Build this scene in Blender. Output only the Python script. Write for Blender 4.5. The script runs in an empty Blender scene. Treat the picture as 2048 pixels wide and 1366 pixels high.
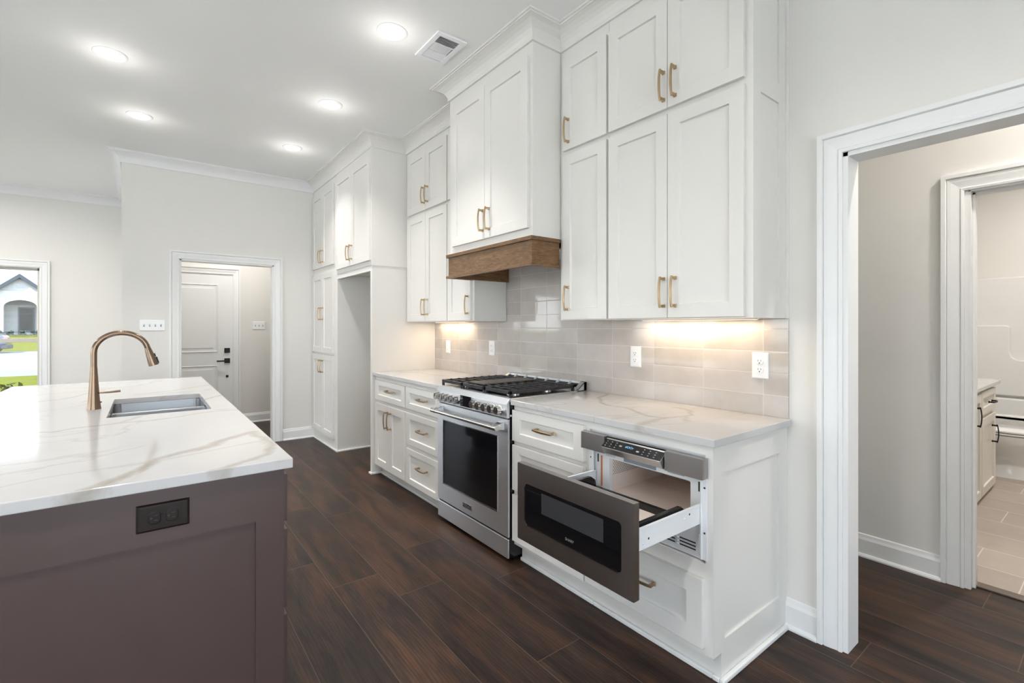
import bpy, bmesh, math, random
from mathutils import Vector
random.seed(7)
S = bpy.context.scene
COL = S.collection
R = math.radians

# ------------------------------------------------------------------ camera
cam_d = bpy.data.cameras.new('camera')
cam = bpy.data.objects.new('camera', cam_d)
COL.objects.link(cam)
cam.location = (0.9427, -2.2636, 1.3285)
cam.rotation_euler = (R(90), 0, R(52.526))
cam_d.sensor_width = 36.0
cam_d.lens = 36.0 * 956.12 / 2048
cam_d.shift_y = -(683.0 - 653.7) / 2048
cam_d.clip_start = 0.02
cam_d.clip_end = 400
S.camera = cam
S.view_settings.view_transform = 'Standard'
S.view_settings.look = 'None'
S.view_settings.gamma = 1
S.view_settings.use_curve_mapping = False
S.view_settings.exposure = 0.15

# ------------------------------------------------------------------ sky and sun
W = bpy.data.worlds.new('world')
S.world = W
W.use_nodes = True
wn = W.node_tree
wn.nodes.clear()
wo = wn.nodes.new('ShaderNodeOutputWorld')
wb = wn.nodes.new('ShaderNodeBackground')
wg = wn.nodes.new('ShaderNodeTexCoord')
ws = wn.nodes.new('ShaderNodeSeparateXYZ')
wr = wn.nodes.new('ShaderNodeValToRGB')
wn.links.new(wg.outputs['Generated'], ws.inputs[0])
wn.links.new(ws.outputs['Z'], wr.inputs[0])
wr.color_ramp.elements[0].position = 0.0
wr.color_ramp.elements[0].color = (0.95, 0.97, 1.0, 1)
wr.color_ramp.elements[1].position = 0.6
wr.color_ramp.elements[1].color = (0.50, 0.71, 1.0, 1)
wn.links.new(wr.outputs[0], wb.inputs[0])
wb.inputs[1].default_value = 6.2
wn.links.new(wb.outputs[0], wo.inputs[0])

sun_d = bpy.data.lights.new('sun', 'SUN')
sun_d.energy = 17.0
sun_d.angle = R(1.0)
sun_d.color = (1.0, 0.95, 0.88)
sun = bpy.data.objects.new('sun', sun_d)
COL.objects.link(sun)
sun.location = (0, 0, 12)
sun.rotation_euler = (R(33), R(24), 0)   # high, from the street side behind the houses' fronts

LAMP_W = 7.0       # each recessed ceiling light of the kitchen
# ------------------------------------------------------------------ materials
def newmat(name):
    m = bpy.data.materials.new(name)
    m.use_nodes = True
    nt = m.node_tree
    return m, nt, nt.nodes['Principled BSDF']

def N(nt, typ, **kw):
    n = nt.nodes.new(typ)
    for k, v in kw.items():
        setattr(n, k, v)
    return n

def math_(nt, op, a=None, b=None, c=None, clamp=False):
    n = nt.nodes.new('ShaderNodeMath')
    n.operation = op
    n.use_clamp = clamp
    for i, v in enumerate((a, b, c)):
        if v is None:
            continue
        if isinstance(v, (int, float)):
            n.inputs[i].default_value = v
        else:
            nt.links.new(v, n.inputs[i])
    return n.outputs[0]

def mixc(nt, fac, a, b, blend='MIX'):
    n = nt.nodes.new('ShaderNodeMix')
    n.data_type = 'RGBA'
    n.blend_type = blend
    for i, v in ((0, fac), (6, a), (7, b)):
        if isinstance(v, (int, float)):
            n.inputs[i].default_value = v
        elif isinstance(v, tuple):
            n.inputs[i].default_value = v if len(v) == 4 else (*v, 1)
        else:
            nt.links.new(v, n.inputs[i])
    return n.outputs[2]

def noise(nt, vec, scale, detail=2, rough=0.5, dist=0.0):
    n = nt.nodes.new('ShaderNodeTexNoise')
    n.inputs['Scale'].default_value = scale
    n.inputs['Detail'].default_value = detail
    n.inputs['Roughness'].default_value = rough
    n.inputs['Distortion'].default_value = dist
    if vec is not None:
        nt.links.new(vec, n.inputs['Vector'])
    return n

def ramp(nt, fac, stops):
    n = nt.nodes.new('ShaderNodeValToRGB')
    nt.links.new(fac, n.inputs[0])
    e = n.color_ramp.elements
    e[0].position, e[0].color = stops[0][0], (*stops[0][1], 1)
    e[1].position, e[1].color = stops[-1][0], (*stops[-1][1], 1)
    for p, c in stops[1:-1]:
        x = e.new(p)
        x.color = (*c, 1)
    return n.outputs[0]

def bump(nt, bsdf, height, strength=0.1, dist=0.01):
    b = nt.nodes.new('ShaderNodeBump')
    b.inputs['Strength'].default_value = strength
    b.inputs['Distance'].default_value = dist
    nt.links.new(height, b.inputs['Height'])
    nt.links.new(b.outputs[0], bsdf.inputs['Normal'])

def pos(nt):
    return nt.nodes.new('ShaderNodeNewGeometry').outputs['Position']

def mapping(nt, vec, scale=(1, 1, 1), loc=(0, 0, 0), rot=(0, 0, 0)):
    m = nt.nodes.new('ShaderNodeMapping')
    m.inputs['Scale'].default_value = scale
    m.inputs['Location'].default_value = loc
    m.inputs['Rotation'].default_value = rot
    nt.links.new(vec, m.inputs['Vector'])
    return m.outputs[0]

def simple(name, col, rough=0.5, metal=0.0, nscale=30.0, namt=0.03, bumps=0.0, spec=None, coat=0.0):
    """paint, plastic or metal: base colour with a slight procedural mottling"""
    m, nt, b = newmat(name)
    n = noise(nt, pos(nt), nscale, 3)
    d = tuple(max(0, c * (1 - namt)) for c in col)
    l = tuple(min(1, c * (1 + namt)) for c in col)
    nt.links.new(mixc(nt, n.outputs[0], d, l), b.inputs['Base Color'])
    b.inputs['Roughness'].default_value = rough
    b.inputs['Metallic'].default_value = metal
    if spec is not None:
        b.inputs['Specular IOR Level'].default_value = spec
    if coat:
        b.inputs['Coat Weight'].default_value = coat
        b.inputs['Coat Roughness'].default_value = 0.05
    if bumps:
        bump(nt, b, n.outputs[0], bumps, 0.004)
    return m

M = {}
M['wall'] = simple('wall_paint', (0.78, 0.76, 0.722), 0.62, nscale=160, namt=0.012, bumps=0.10)
M['ceiling'] = simple('ceiling_paint', (0.87, 0.865, 0.85), 0.75, nscale=120, namt=0.01, bumps=0.06)
M['trim'] = simple('trim_paint', (0.83, 0.83, 0.82), 0.33, nscale=20, namt=0.01)
M['cab'] = simple('cabinet_paint', (0.745, 0.725, 0.688), 0.34, nscale=14, namt=0.012)
M['inside'] = simple('cabinet_inside', (0.72, 0.70, 0.66), 0.5, nscale=14, namt=0.02)
M['brown'] = simple('island_brown_paint', (0.074, 0.046, 0.042), 0.36, nscale=10, namt=0.05)
M['brass'] = simple('champagne_brass', (0.47, 0.345, 0.21), 0.30, 1.0, 60, 0.08)
M['bronze'] = simple('faucet_bronze', (0.215, 0.152, 0.108), 0.25, 1.0, 80, 0.06)
M['black_metal'] = simple('black_hardware', (0.012, 0.011, 0.011), 0.38, 0.4, 50, 0.1)
M['iron'] = simple('cast_iron', (0.014, 0.015, 0.018), 0.48, 0.0, 90, 0.2, 0.15)
M['griddle'] = simple('griddle_plate', (0.07, 0.062, 0.058), 0.42, 0.6, 40, 0.1)
M['enamel'] = simple('black_enamel', (0.008, 0.008, 0.009), 0.16, 0.0, 30, 0.1)
M['black_glass'] = simple('black_glass', (0.006, 0.006, 0.007), 0.03, 0.0, 10, 0.05, spec=0.6)
M['smoke_glass'] = simple('smoked_window', (0.045, 0.045, 0.048), 0.05, 0.0, 10, 0.05, spec=0.7)
M['oven_glass'] = simple('oven_window_glass', (0.006, 0.007, 0.009), 0.06, 0.0, 60, 0.1, spec=0.42)
M['white_plastic'] = simple('white_plastic', (0.86, 0.86, 0.87), 0.28, 0.0, 30, 0.01)
M['white_metal'] = simple('white_painted_steel', (0.80, 0.81, 0.82), 0.32, 0.0, 30, 0.01)
M['dark_socket'] = simple('socket_slots', (0.03, 0.03, 0.03), 0.5)
M['outlet_brown'] = simple('dark_brown_plastic', (0.013, 0.0075, 0.005), 0.30, 0.0, 30, 0.05, spec=0.3)
M['cavity'] = simple('oven_cavity_enamel', (0.88, 0.76, 0.68), 0.16, 0.0, 20, 0.04)
M['seal'] = simple('orange_seal', (0.55, 0.16, 0.05), 0.5)
M['sticker'] = simple('printed_sticker', (0.24, 0.28, 0.33), 0.45, 0.0, 220, 0.35)
M['ink'] = simple('grey_ink', (0.30, 0.31, 0.33), 0.6)
M['logo'] = simple('logo_grey', (0.30, 0.30, 0.31), 0.4)
M['porcelain'] = simple('porcelain', (0.80, 0.79, 0.77), 0.10, 0.0, 20, 0.01)
M['acrylic'] = simple('tub_acrylic', (0.80, 0.785, 0.765), 0.14, 0.0, 10, 0.01)
M['vanity'] = simple('vanity_paint', (0.74, 0.70, 0.63), 0.38, 0.0, 14, 0.015)
M['vinyl'] = simple('window_vinyl', (0.60, 0.56, 0.49), 0.45, 0.0, 20, 0.02)
M['strip'] = simple('floor_transition', (0.12, 0.085, 0.065), 0.4, 0.0, 40, 0.1)
M['brick_white'] = None
M['roof'] = simple('pale_shingles', (0.20, 0.185, 0.18), 0.9, 0.0, 9, 0.12)
M['gutter'] = simple('grey_fascia', (0.022, 0.027, 0.034), 0.5)
M['house_glass'] = simple('house_window_glass', (0.003, 0.005, 0.004), 0.1, 0.0, 1.5, 0.8, spec=0.05)
M['car'] = simple('dark_blue_car_paint', (0.012, 0.022, 0.055), 0.15, 0.2, 20, 0.05, coat=0.6)
M['tyre'] = simple('tyre_rubber', (0.02, 0.02, 0.02), 0.8)
M['tail'] = simple('tail_light_red', (0.55, 0.04, 0.08), 0.2)
M['chrome'] = simple('chrome', (0.7, 0.7, 0.72), 0.12, 1.0)
M['grass'] = simple('lawn_grass', (0.060, 0.062, 0.004), 0.9, 0.0, 3.0, 0.35, 0.5, spec=0.03)
M['leaf'] = simple('shrub_leaves', (0.062, 0.062, 0.004), 0.6, 0.0, 12, 0.5, spec=0.1)
M['leaf_dark'] = simple('hedge_leaves', (0.016, 0.03, 0.02), 0.7, 0.0, 8, 0.4)
M['bounce_ground'] = simple('bounce_ground_concrete', (0.62, 0.59, 0.55), 0.9, 0.0, 2.0, 0.06)
M['asphalt'] = simple('pale_concrete_road', (0.105, 0.105, 0.105), 0.9, 0.0, 2.0, 0.08, spec=0.1)

def stainless(name, col, rough, stretch):
    m, nt, b = newmat(name)
    v = mapping(nt, pos(nt), stretch)
    n = noise(nt, v, 1.0, 4, 0.6)
    nt.links.new(mixc(nt, n.outputs[0], tuple(c * 0.95 for c in col), tuple(min(1, c * 1.05) for c in col)), b.inputs['Base Color'])
    b.inputs['Metallic'].default_value = 1.0
    nt.links.new(math_(nt, 'MULTIPLY_ADD', n.outputs[0], 0.04, rough - 0.02), b.inputs['Roughness'])
    b.inputs['Anisotropic'].default_value = 0.8
    tg = N(nt, 'ShaderNodeCombineXYZ')           # brushed along the front: highlights stretch up and down
    tg.inputs[1].default_value = 0.35
    tg.inputs[2].default_value = 1.0
    nt.links.new(tg.outputs[0], b.inputs['Tangent'])
    return m
M['steel'] = stainless('brushed_steel', (0.76, 0.785, 0.82), 0.36, (4, 4, 600))  # blue tint in the colour stands in for reflected window light
M['steel_sink'] = stainless('sink_steel', (0.42, 0.43, 0.45), 0.30, (200, 4, 4))
M['black_steel'] = stainless('black_stainless', (0.455, 0.44, 0.435), 0.30, (1.5, 1.5, 900))
M['polished'] = simple('polished_steel', (0.66, 0.65, 0.63), 0.13, 1.0, 40, 0.03)

def glass():
    m, nt, b = newmat('window_glass')
    nt.nodes.remove(b)
    out = nt.nodes['Material Output']
    tr = N(nt, 'ShaderNodeBsdfTransparent')
    n = noise(nt, pos(nt), 0.4)
    nt.links.new(mixc(nt, n.outputs[0], (0.97, 0.985, 0.98), (0.985, 0.995, 0.99)), tr.inputs[0])
    gl = N(nt, 'ShaderNodeBsdfGlossy')
    gl.inputs['Roughness'].default_value = 0.01
    fr = N(nt, 'ShaderNodeFresnel')
    fr.inputs[0].default_value = 1.3
    mx = N(nt, 'ShaderNodeMixShader')
    nt.links.new(fr.outputs[0], mx.inputs[0])
    nt.links.new(tr.outputs[0], mx.inputs[1])
    nt.links.new(gl.outputs[0], mx.inputs[2])
    nt.links.new(mx.outputs[0], out.inputs[0])
    return m
M['glass'] = glass()

def emit(name, col, s):
    m, nt, b = newmat(name)
    n = noise(nt, pos(nt), 5)
    nt.links.new(mixc(nt, n.outputs[0], col, tuple(min(1, c * 1.02) for c in col)), b.inputs['Emission Color'])
    b.inputs['Base Color'].default_value = (*col, 1)
    b.inputs['Emission Strength'].default_value = s
    return m
M['led'] = emit('led_diffuser', (1.0, 0.97, 0.92), 14.0)
M['led_warm'] = emit('warm_led_strip', (1.0, 0.80, 0.56), 1.5)
M['digits'] = emit('blue_digits', (0.25, 0.62, 1.0), 0.35)

def plank_floor():
    m, nt, b = newmat('dark_plank_floor')
    P = pos(nt)
    s = N(nt, 'ShaderNodeSeparateXYZ')
    nt.links.new(P, s.inputs[0])
    PW, PL, Y0 = 0.2385, 1.2192, -0.792
    rowf = math_(nt, 'DIVIDE', math_(nt, 'SUBTRACT', s.outputs[1], Y0), PW)
    row = math_(nt, 'FLOOR', rowf)
    wn_ = N(nt, 'ShaderNodeTexWhiteNoise', noise_dimensions='1D')
    nt.links.new(row, wn_.inputs['W'])
    off = math_(nt, 'MULTIPLY', wn_.outputs['Value'], PL)
    for r, o in ((0, -1.11), (-1, -0.50), (-2, -1.27), (-3, -1.54), (-4, -1.87), (3, 0.265), (7, 0.503)):
        hit = math_(nt, 'COMPARE', row, float(r), 0.1)
        off = math_(nt, 'ADD', math_(nt, 'MULTIPLY', off, math_(nt, 'SUBTRACT', 1.0, hit)), math_(nt, 'MULTIPLY', hit, o))
    colf = math_(nt, 'DIVIDE', math_(nt, 'SUBTRACT', s.outputs[0], off), PL)
    col = math_(nt, 'FLOOR', colf)
    # distance to the joints (metres)
    fy = math_(nt, 'SUBTRACT', rowf, row)
    fx = math_(nt, 'SUBTRACT', colf, col)
    ey = math_(nt, 'MULTIPLY', math_(nt, 'MINIMUM', fy, math_(nt, 'SUBTRACT', 1.0, fy)), PW)
    ex = math_(nt, 'MULTIPLY', math_(nt, 'MINIMUM', fx, math_(nt, 'SUBTRACT', 1.0, fx)), PL)
    e = math_(nt, 'MINIMUM', ex, ey)
    joint = math_(nt, 'SUBTRACT', 1.0, math_(nt, 'DIVIDE', e, 0.0026, clamp=True))
    # per-plank random
    cv = N(nt, 'ShaderNodeCombineXYZ')
    nt.links.new(row, cv.inputs[0]); nt.links.new(col, cv.inputs[1])
    wr_ = N(nt, 'ShaderNodeTexWhiteNoise', noise_dimensions='3D')
    nt.links.new(cv.outputs[0], wr_.inputs['Vector'])
    sh = N(nt, 'ShaderNodeVectorMath', operation='SCALE')
    nt.links.new(wr_.outputs['Color'], sh.inputs[0]); sh.inputs['Scale'].default_value = 40
    ad = N(nt, 'ShaderNodeVectorMath', operation='ADD')
    nt.links.new(P, ad.inputs[0]); nt.links.new(sh.outputs[0], ad.inputs[1])
    v1 = mapping(nt, ad.outputs[0], (1.3, 8.0, 1))
    v2 = mapping(nt, ad.outputs[0], (3.0, 60.0, 1))
    v3 = mapping(nt, ad.outputs[0], (0.9, 5.0, 1), (3, 9, 0))
    cloud = noise(nt, v1, 1.6, 4, 0.6, 0.5)
    grain = noise(nt, v2, 2.0, 5, 0.65, 0.9)
    rust = noise(nt, v3, 2.0, 3, 0.55, 0.4)
    wv = N(nt, 'ShaderNodeTexWave', wave_type='BANDS', bands_direction='Y')
    nt.links.new(mapping(nt, ad.outputs[0], (1.6, 14.0, 1)), wv.inputs['Vector'])
    wv.inputs['Scale'].default_value = 1.6; wv.inputs['Distortion'].default_value = 9; wv.inputs['Detail'].default_value = 3; wv.inputs['Detail Scale'].default_value = 0.7
    base = ramp(nt, cloud.outputs[0], [(0.28, (0.012, 0.009, 0.009)), (0.43, (0.030, 0.019, 0.015)), (0.58, (0.050, 0.029, 0.020)), (0.76, (0.070, 0.041, 0.028))])
    c = mixc(nt, ramp(nt, rust.outputs[0], [(0.48, (0, 0, 0)), (0.72, (0.75, 0.75, 0.75))]), base, (0.112, 0.050, 0.025))
    c = mixc(nt, math_(nt, 'MULTIPLY', wv.outputs[1], 0.38), c, (0.012, 0.009, 0.009))
    c = mixc(nt, 0.62, c, ramp(nt, grain.outputs[0], [(0.3, (0.30, 0.28, 0.27)), (0.7, (1.45, 1.4, 1.38))]), 'MULTIPLY')
    tone = math_(nt, 'MULTIPLY_ADD', wr_.outputs['Value'], 0.34, 0.95)
    tv = N(nt, 'ShaderNodeVectorMath', operation='SCALE')
    nt.links.new(c, tv.inputs[0]); nt.links.new(tone, tv.inputs['Scale'])
    c = mixc(nt, math_(nt, 'MULTIPLY', joint, 0.8), tv.outputs[0], (0.13, 0.095, 0.072))
    nt.links.new(c, b.inputs['Base Color'])
    nt.links.new(math_(nt, 'MULTIPLY_ADD', grain.outputs[0], 0.16, 0.30), b.inputs['Roughness'])
    b.inputs['Specular IOR Level'].default_value = 0.20
    hb = math_(nt, 'SUBTRACT', grain.outputs[0], math_(nt, 'MULTIPLY', joint, 1.6))
    bump(nt, b, hb, 0.22, 0.0015)
    return m
M['floor'] = plank_floor()

def tiles(name, ax, w, h, u0, w0, cols, grout, rough, gw=0.0016, offset=False, bumps=0.15, gloss_var=0.05, mott=7.0):
    """stack (or half) bond tiles laid out in metres; ax = names of the two axes"""
    m, nt, b = newmat(name)
    P = pos(nt)
    s = N(nt, 'ShaderNodeSeparateXYZ')
    nt.links.new(P, s.inputs[0])
    A = s.outputs['XYZ'.index(ax[0])]
    B_ = s.outputs['XYZ'.index(ax[1])]
    vf = math_(nt, 'DIVIDE', math_(nt, 'SUBTRACT', B_, w0), h)
    vr = math_(nt, 'FLOOR', vf)
    uf = math_(nt, 'DIVIDE', math_(nt, 'SUBTRACT', A, u0), w)
    if offset:
        uf = math_(nt, 'ADD', uf, math_(nt, 'MULTIPLY', vr, 0.3333))
    ur = math_(nt, 'FLOOR', uf)
    fu = math_(nt, 'SUBTRACT', uf, ur); fv = math_(nt, 'SUBTRACT', vf, vr)
    eu = math_(nt, 'MULTIPLY', math_(nt, 'MINIMUM', fu, math_(nt, 'SUBTRACT', 1.0, fu)), w)
    ev = math_(nt, 'MULTIPLY', math_(nt, 'MINIMUM', fv, math_(nt, 'SUBTRACT', 1.0, fv)), h)
    e = math_(nt, 'MINIMUM', eu, ev)
    joint = math_(nt, 'SUBTRACT', 1.0, math_(nt, 'DIVIDE', e, gw, clamp=True))
    edge = math_(nt, 'DIVIDE', e, 0.006, clamp=True)
    cv = N(nt, 'ShaderNodeCombineXYZ')
    nt.links.new(ur, cv.inputs[0]); nt.links.new(vr, cv.inputs[1])
    wr_ = N(nt, 'ShaderNodeTexWhiteNoise', noise_dimensions='3D')
    nt.links.new(cv.outputs[0], wr_.inputs['Vector'])
    sh = N(nt, 'ShaderNodeVectorMath', operation='SCALE')
    nt.links.new(wr_.outputs['Color'], sh.inputs[0]); sh.inputs['Scale'].default_value = 30
    ad = N(nt, 'ShaderNodeVectorMath', operation='ADD')
    nt.links.new(P, ad.inputs[0]); nt.links.new(sh.outputs[0], ad.inputs[1])
    n1 = noise(nt, ad.outputs[0], mott, 4, 0.6)
    n2 = noise(nt, ad.outputs[0], 26, 3, 0.6)
    f = math_(nt, 'ADD', math_(nt, 'MULTIPLY', n1.outputs[0], 0.65), math_(nt, 'MULTIPLY', wr_.outputs['Value'], 0.35))
    c = ramp(nt, f, [(0.25, cols[0]), (0.5, cols[1]), (0.75, cols[2])])
    c = mixc(nt, joint, c, grout)
    nt.links.new(c, b.inputs['Base Color'])
    nt.links.new(math_(nt, 'ADD', math_(nt, 'MULTIPLY_ADD', n2.outputs[0], gloss_var, rough), math_(nt, 'MULTIPLY', joint, 0.5)), b.inputs['Roughness'])
    hgt = math_(nt, 'ADD', math_(nt, 'MULTIPLY', edge, 0.5), math_(nt, 'MULTIPLY', n2.outputs[0], 0.30))
    hgt = math_(nt, 'SUBTRACT', hgt, math_(nt, 'MULTIPLY', joint, 0.5))
    bump(nt, b, hgt, bumps, 0.0016)
    return m
M['tile'] = tiles('backsplash_tile', 'XZ', 0.2985, 0.0995, -0.0980, 0.9185, ((0.45, 0.41, 0.375), (0.53, 0.485, 0.45), (0.59, 0.545, 0.51)), (0.70, 0.66, 0.61), 0.045, bumps=0.15)
M['bath_tile'] = tiles('bathroom_floor_tile', 'XY', 0.61, 0.307, 0.386, 1.425, ((0.36, 0.30, 0.255), (0.41, 0.345, 0.295), (0.45, 0.385, 0.33)), (0.72, 0.67, 0.59), 0.40, 0.0045, True, 0.1, 0.05, 5.0)
M['brick_white'] = tiles('painted_brick', 'YZ', 0.42, 0.14, 0, 0, ((0.30, 0.29, 0.28), (0.34, 0.33, 0.325), (0.38, 0.375, 0.37)), (0.25, 0.245, 0.24), 0.8, 0.008, True, 0.2, 0.05, 1.0)

def wood():
    m, nt, b = newmat('stained_wood')
    P = pos(nt)
    v = mapping(nt, P, (5, 5, 42))
    n = noise(nt, v, 1.9, 8, 0.72, 1.6)
    n2 = noise(nt, mapping(nt, P, (2.5, 2.5, 10)), 1.5, 3, 0.5, 0.6)
    c = ramp(nt, n.outputs[0], [(0.30, (0.050, 0.023, 0.008)), (0.45, (0.135, 0.068, 0.026)), (0.58, (0.235, 0.128, 0.055)), (0.75, (0.34, 0.205, 0.10))])
    c = mixc(nt, math_(nt, 'MULTIPLY', n2.outputs[0], 0.55), c, (0.12, 0.058, 0.022))
    nt.links.new(c, b.inputs['Base Color'])
    b.inputs['Roughness'].default_value = 0.42
    bump(nt, b, n.outputs[0], 0.12, 0.002)
    return m
M['wood'] = wood()

def quartz(name, veins, extra):
    """white quartz; veins = list of (polyline in metres, half width, strength)"""
    m, nt, b = newmat(name)
    P = pos(nt)
    wob = noise(nt, P, 5.0, 5, 0.62)
    wob2 = noise(nt, P, 38.0, 3, 0.6)
    def scaled(col, k):
        a = N(nt, 'ShaderNodeVectorMath', operation='SUBTRACT')
        nt.links.new(col, a.inputs[0]); a.inputs[1].default_value = (0.5, 0.5, 0.5)
        s_ = N(nt, 'ShaderNodeVectorMath', operation='SCALE')
        nt.links.new(a.outputs[0], s_.inputs[0]); s_.inputs['Scale'].default_value = k
        return s_.outputs[0]
    a1 = N(nt, 'ShaderNodeVectorMath', operation='ADD')
    nt.links.new(P, a1.inputs[0]); nt.links.new(scaled(wob.outputs['Color'], 0.10), a1.inputs[1])
    a2 = N(nt, 'ShaderNodeVectorMath', operation='ADD')
    nt.links.new(a1.outputs[0], a2.inputs[0]); nt.links.new(scaled(wob2.outputs['Color'], 0.016), a2.inputs[1])
    fl = N(nt, 'ShaderNodeVectorMath', operation='MULTIPLY')
    nt.links.new(a2.outputs[0], fl.inputs[0]); fl.inputs[1].default_value = (1, 1, 0)
    Q = fl.outputs[0]
    total = None
    for line, w, st in veins:
        dmin = None
        for (ax, ay), (bx, by) in zip(line, line[1:]):
            ba = (bx - ax, by - ay, 0)
            l2 = ba[0] ** 2 + ba[1] ** 2
            pa = N(nt, 'ShaderNodeVectorMath', operation='SUBTRACT')
            nt.links.new(Q, pa.inputs[0]); pa.inputs[1].default_value = (ax, ay, 0)
            dt = N(nt, 'ShaderNodeVectorMath', operation='DOT_PRODUCT')
            nt.links.new(pa.outputs[0], dt.inputs[0]); dt.inputs[1].default_value = (ba[0] / l2, ba[1] / l2, 0)
            h = math_(nt, 'ADD', dt.outputs['Value'], 0.0, clamp=True)
            sc = N(nt, 'ShaderNodeVectorMath', operation='SCALE')
            sc.inputs[0].default_value = ba; nt.links.new(h, sc.inputs['Scale'])
            ds = N(nt, 'ShaderNodeVectorMath', operation='DISTANCE')
            nt.links.new(pa.outputs[0], ds.inputs[0]); nt.links.new(sc.outputs[0], ds.inputs[1])
            dmin = ds.outputs['Value'] if dmin is None else math_(nt, 'MINIMUM', dmin, ds.outputs['Value'])
        k = math_(nt, 'MULTIPLY', math_(nt, 'SUBTRACT', 1.0, math_(nt, 'DIVIDE', dmin, w), clamp=True), st)
        total = k if total is None else math_(nt, 'MAXIMUM', total, k)
    if extra:   # faint wandering veins over the rest of the slab
        n = noise(nt, mapping(nt, P, (1.0, 0.45, 1), extra), 1.5, 4, 0.55, 0.8)
        rr = math_(nt, 'SUBTRACT', 1.0, math_(nt, 'DIVIDE', math_(nt, 'ABSOLUTE', math_(nt, 'SUBTRACT', n.outputs[0], 0.5)), 0.010), clamp=True)
        total = math_(nt, 'MAXIMUM', total, math_(nt, 'MULTIPLY', rr, 0.22))
    mott = noise(nt, P, 24.0, 3, 0.6)
    soft = math_(nt, 'MULTIPLY', math_(nt, 'POWER', total, 0.7), math_(nt, 'MULTIPLY_ADD', mott.outputs[0], 0.9, 0.45), clamp=True)
    base = mixc(nt, wob.outputs[0], (0.52, 0.51, 0.508), (0.575, 0.566, 0.562))
    c = mixc(nt, soft, base, (0.36, 0.33, 0.285))
    nt.links.new(c, b.inputs['Base Color'])
    b.inputs['Roughness'].default_value = 0.09
    b.inputs['Specular IOR Level'].default_value = 0.42
    return m
M['quartz_island'] = quartz('veined_quartz_island', [
    ([(-0.60, -2.46), (-0.679, -2.349), (-0.731, -2.318), (-0.815, -2.257), (-0.886, -2.221), (-0.937, -2.161), (-0.989, -2.09), (-1.068, -2.014), (-1.134, -1.95)], 0.027, 0.9),
    ([(-1.134, -1.95), (-1.006, -1.919), (-0.898, -1.915), (-0.82, -1.925), (-0.745, -1.966), (-0.69, -2.033), (-0.64, -2.11)], 0.022, 0.65),
    ([(-1.649, -2.694), (-1.624, -2.558), (-1.641, -2.507), (-1.666, -2.436), (-1.664, -2.338), (-1.65, -2.256), (-1.688, -2.169), (-1.749, -2.049), (-1.757, -1.88)], 0.016, 0.55),
    ([(-1.68, -2.35), (-1.818, -2.291), (-1.87, -2.233), (-1.95, -2.15)], 0.020, 0.4),
    ([(-2.671, -2.773), (-2.741, -2.636), (-2.939, -2.548), (-3.187, -2.445), (-3.255, -2.319), (-3.522, -2.178)], 0.022, 0.55),
    ([(-2.725, -2.312), (-2.793, -2.129), (-2.905, -2.025), (-3.035, -1.87)], 0.022, 0.5),
    ([(-2.20, -2.02), (-2.258, -1.985), (-2.40, -1.88)], 0.018, 0.5),
    ([(-0.95, -2.65), (-0.973, -2.539), (-1.008, -2.488), (-1.01, -2.397), (-1.136, -2.268)], 0.007, 0.3)], (0.3, 1.7, 0))
M['quartz'] = quartz('veined_quartz', [
    ([(-1.008, -0.038), (-0.931, -0.19), (-0.852, -0.283), (-0.739, -0.345), (-0.603, -0.357), (-0.513, -0.412), (-0.399, -0.443), (-0.345, -0.415), (-0.317, -0.315), (-0.316, -0.247), (-0.369, -0.176), (-0.478, -0.141)], 0.017, 0.75),
    ([(-0.342, -0.419), (-0.336, -0.543), (-0.318, -0.632), (-0.30, -0.70)], 0.026, 0.55),
    ([(-0.307, -0.323), (-0.241, -0.40)], 0.022, 0.5),
    ([(-3.2, -0.5), (-2.9, -0.33), (-2.55, -0.3), (-2.3, -0.1)], 0.02, 0.35)], (5.1, 0.2, 0))

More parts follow.
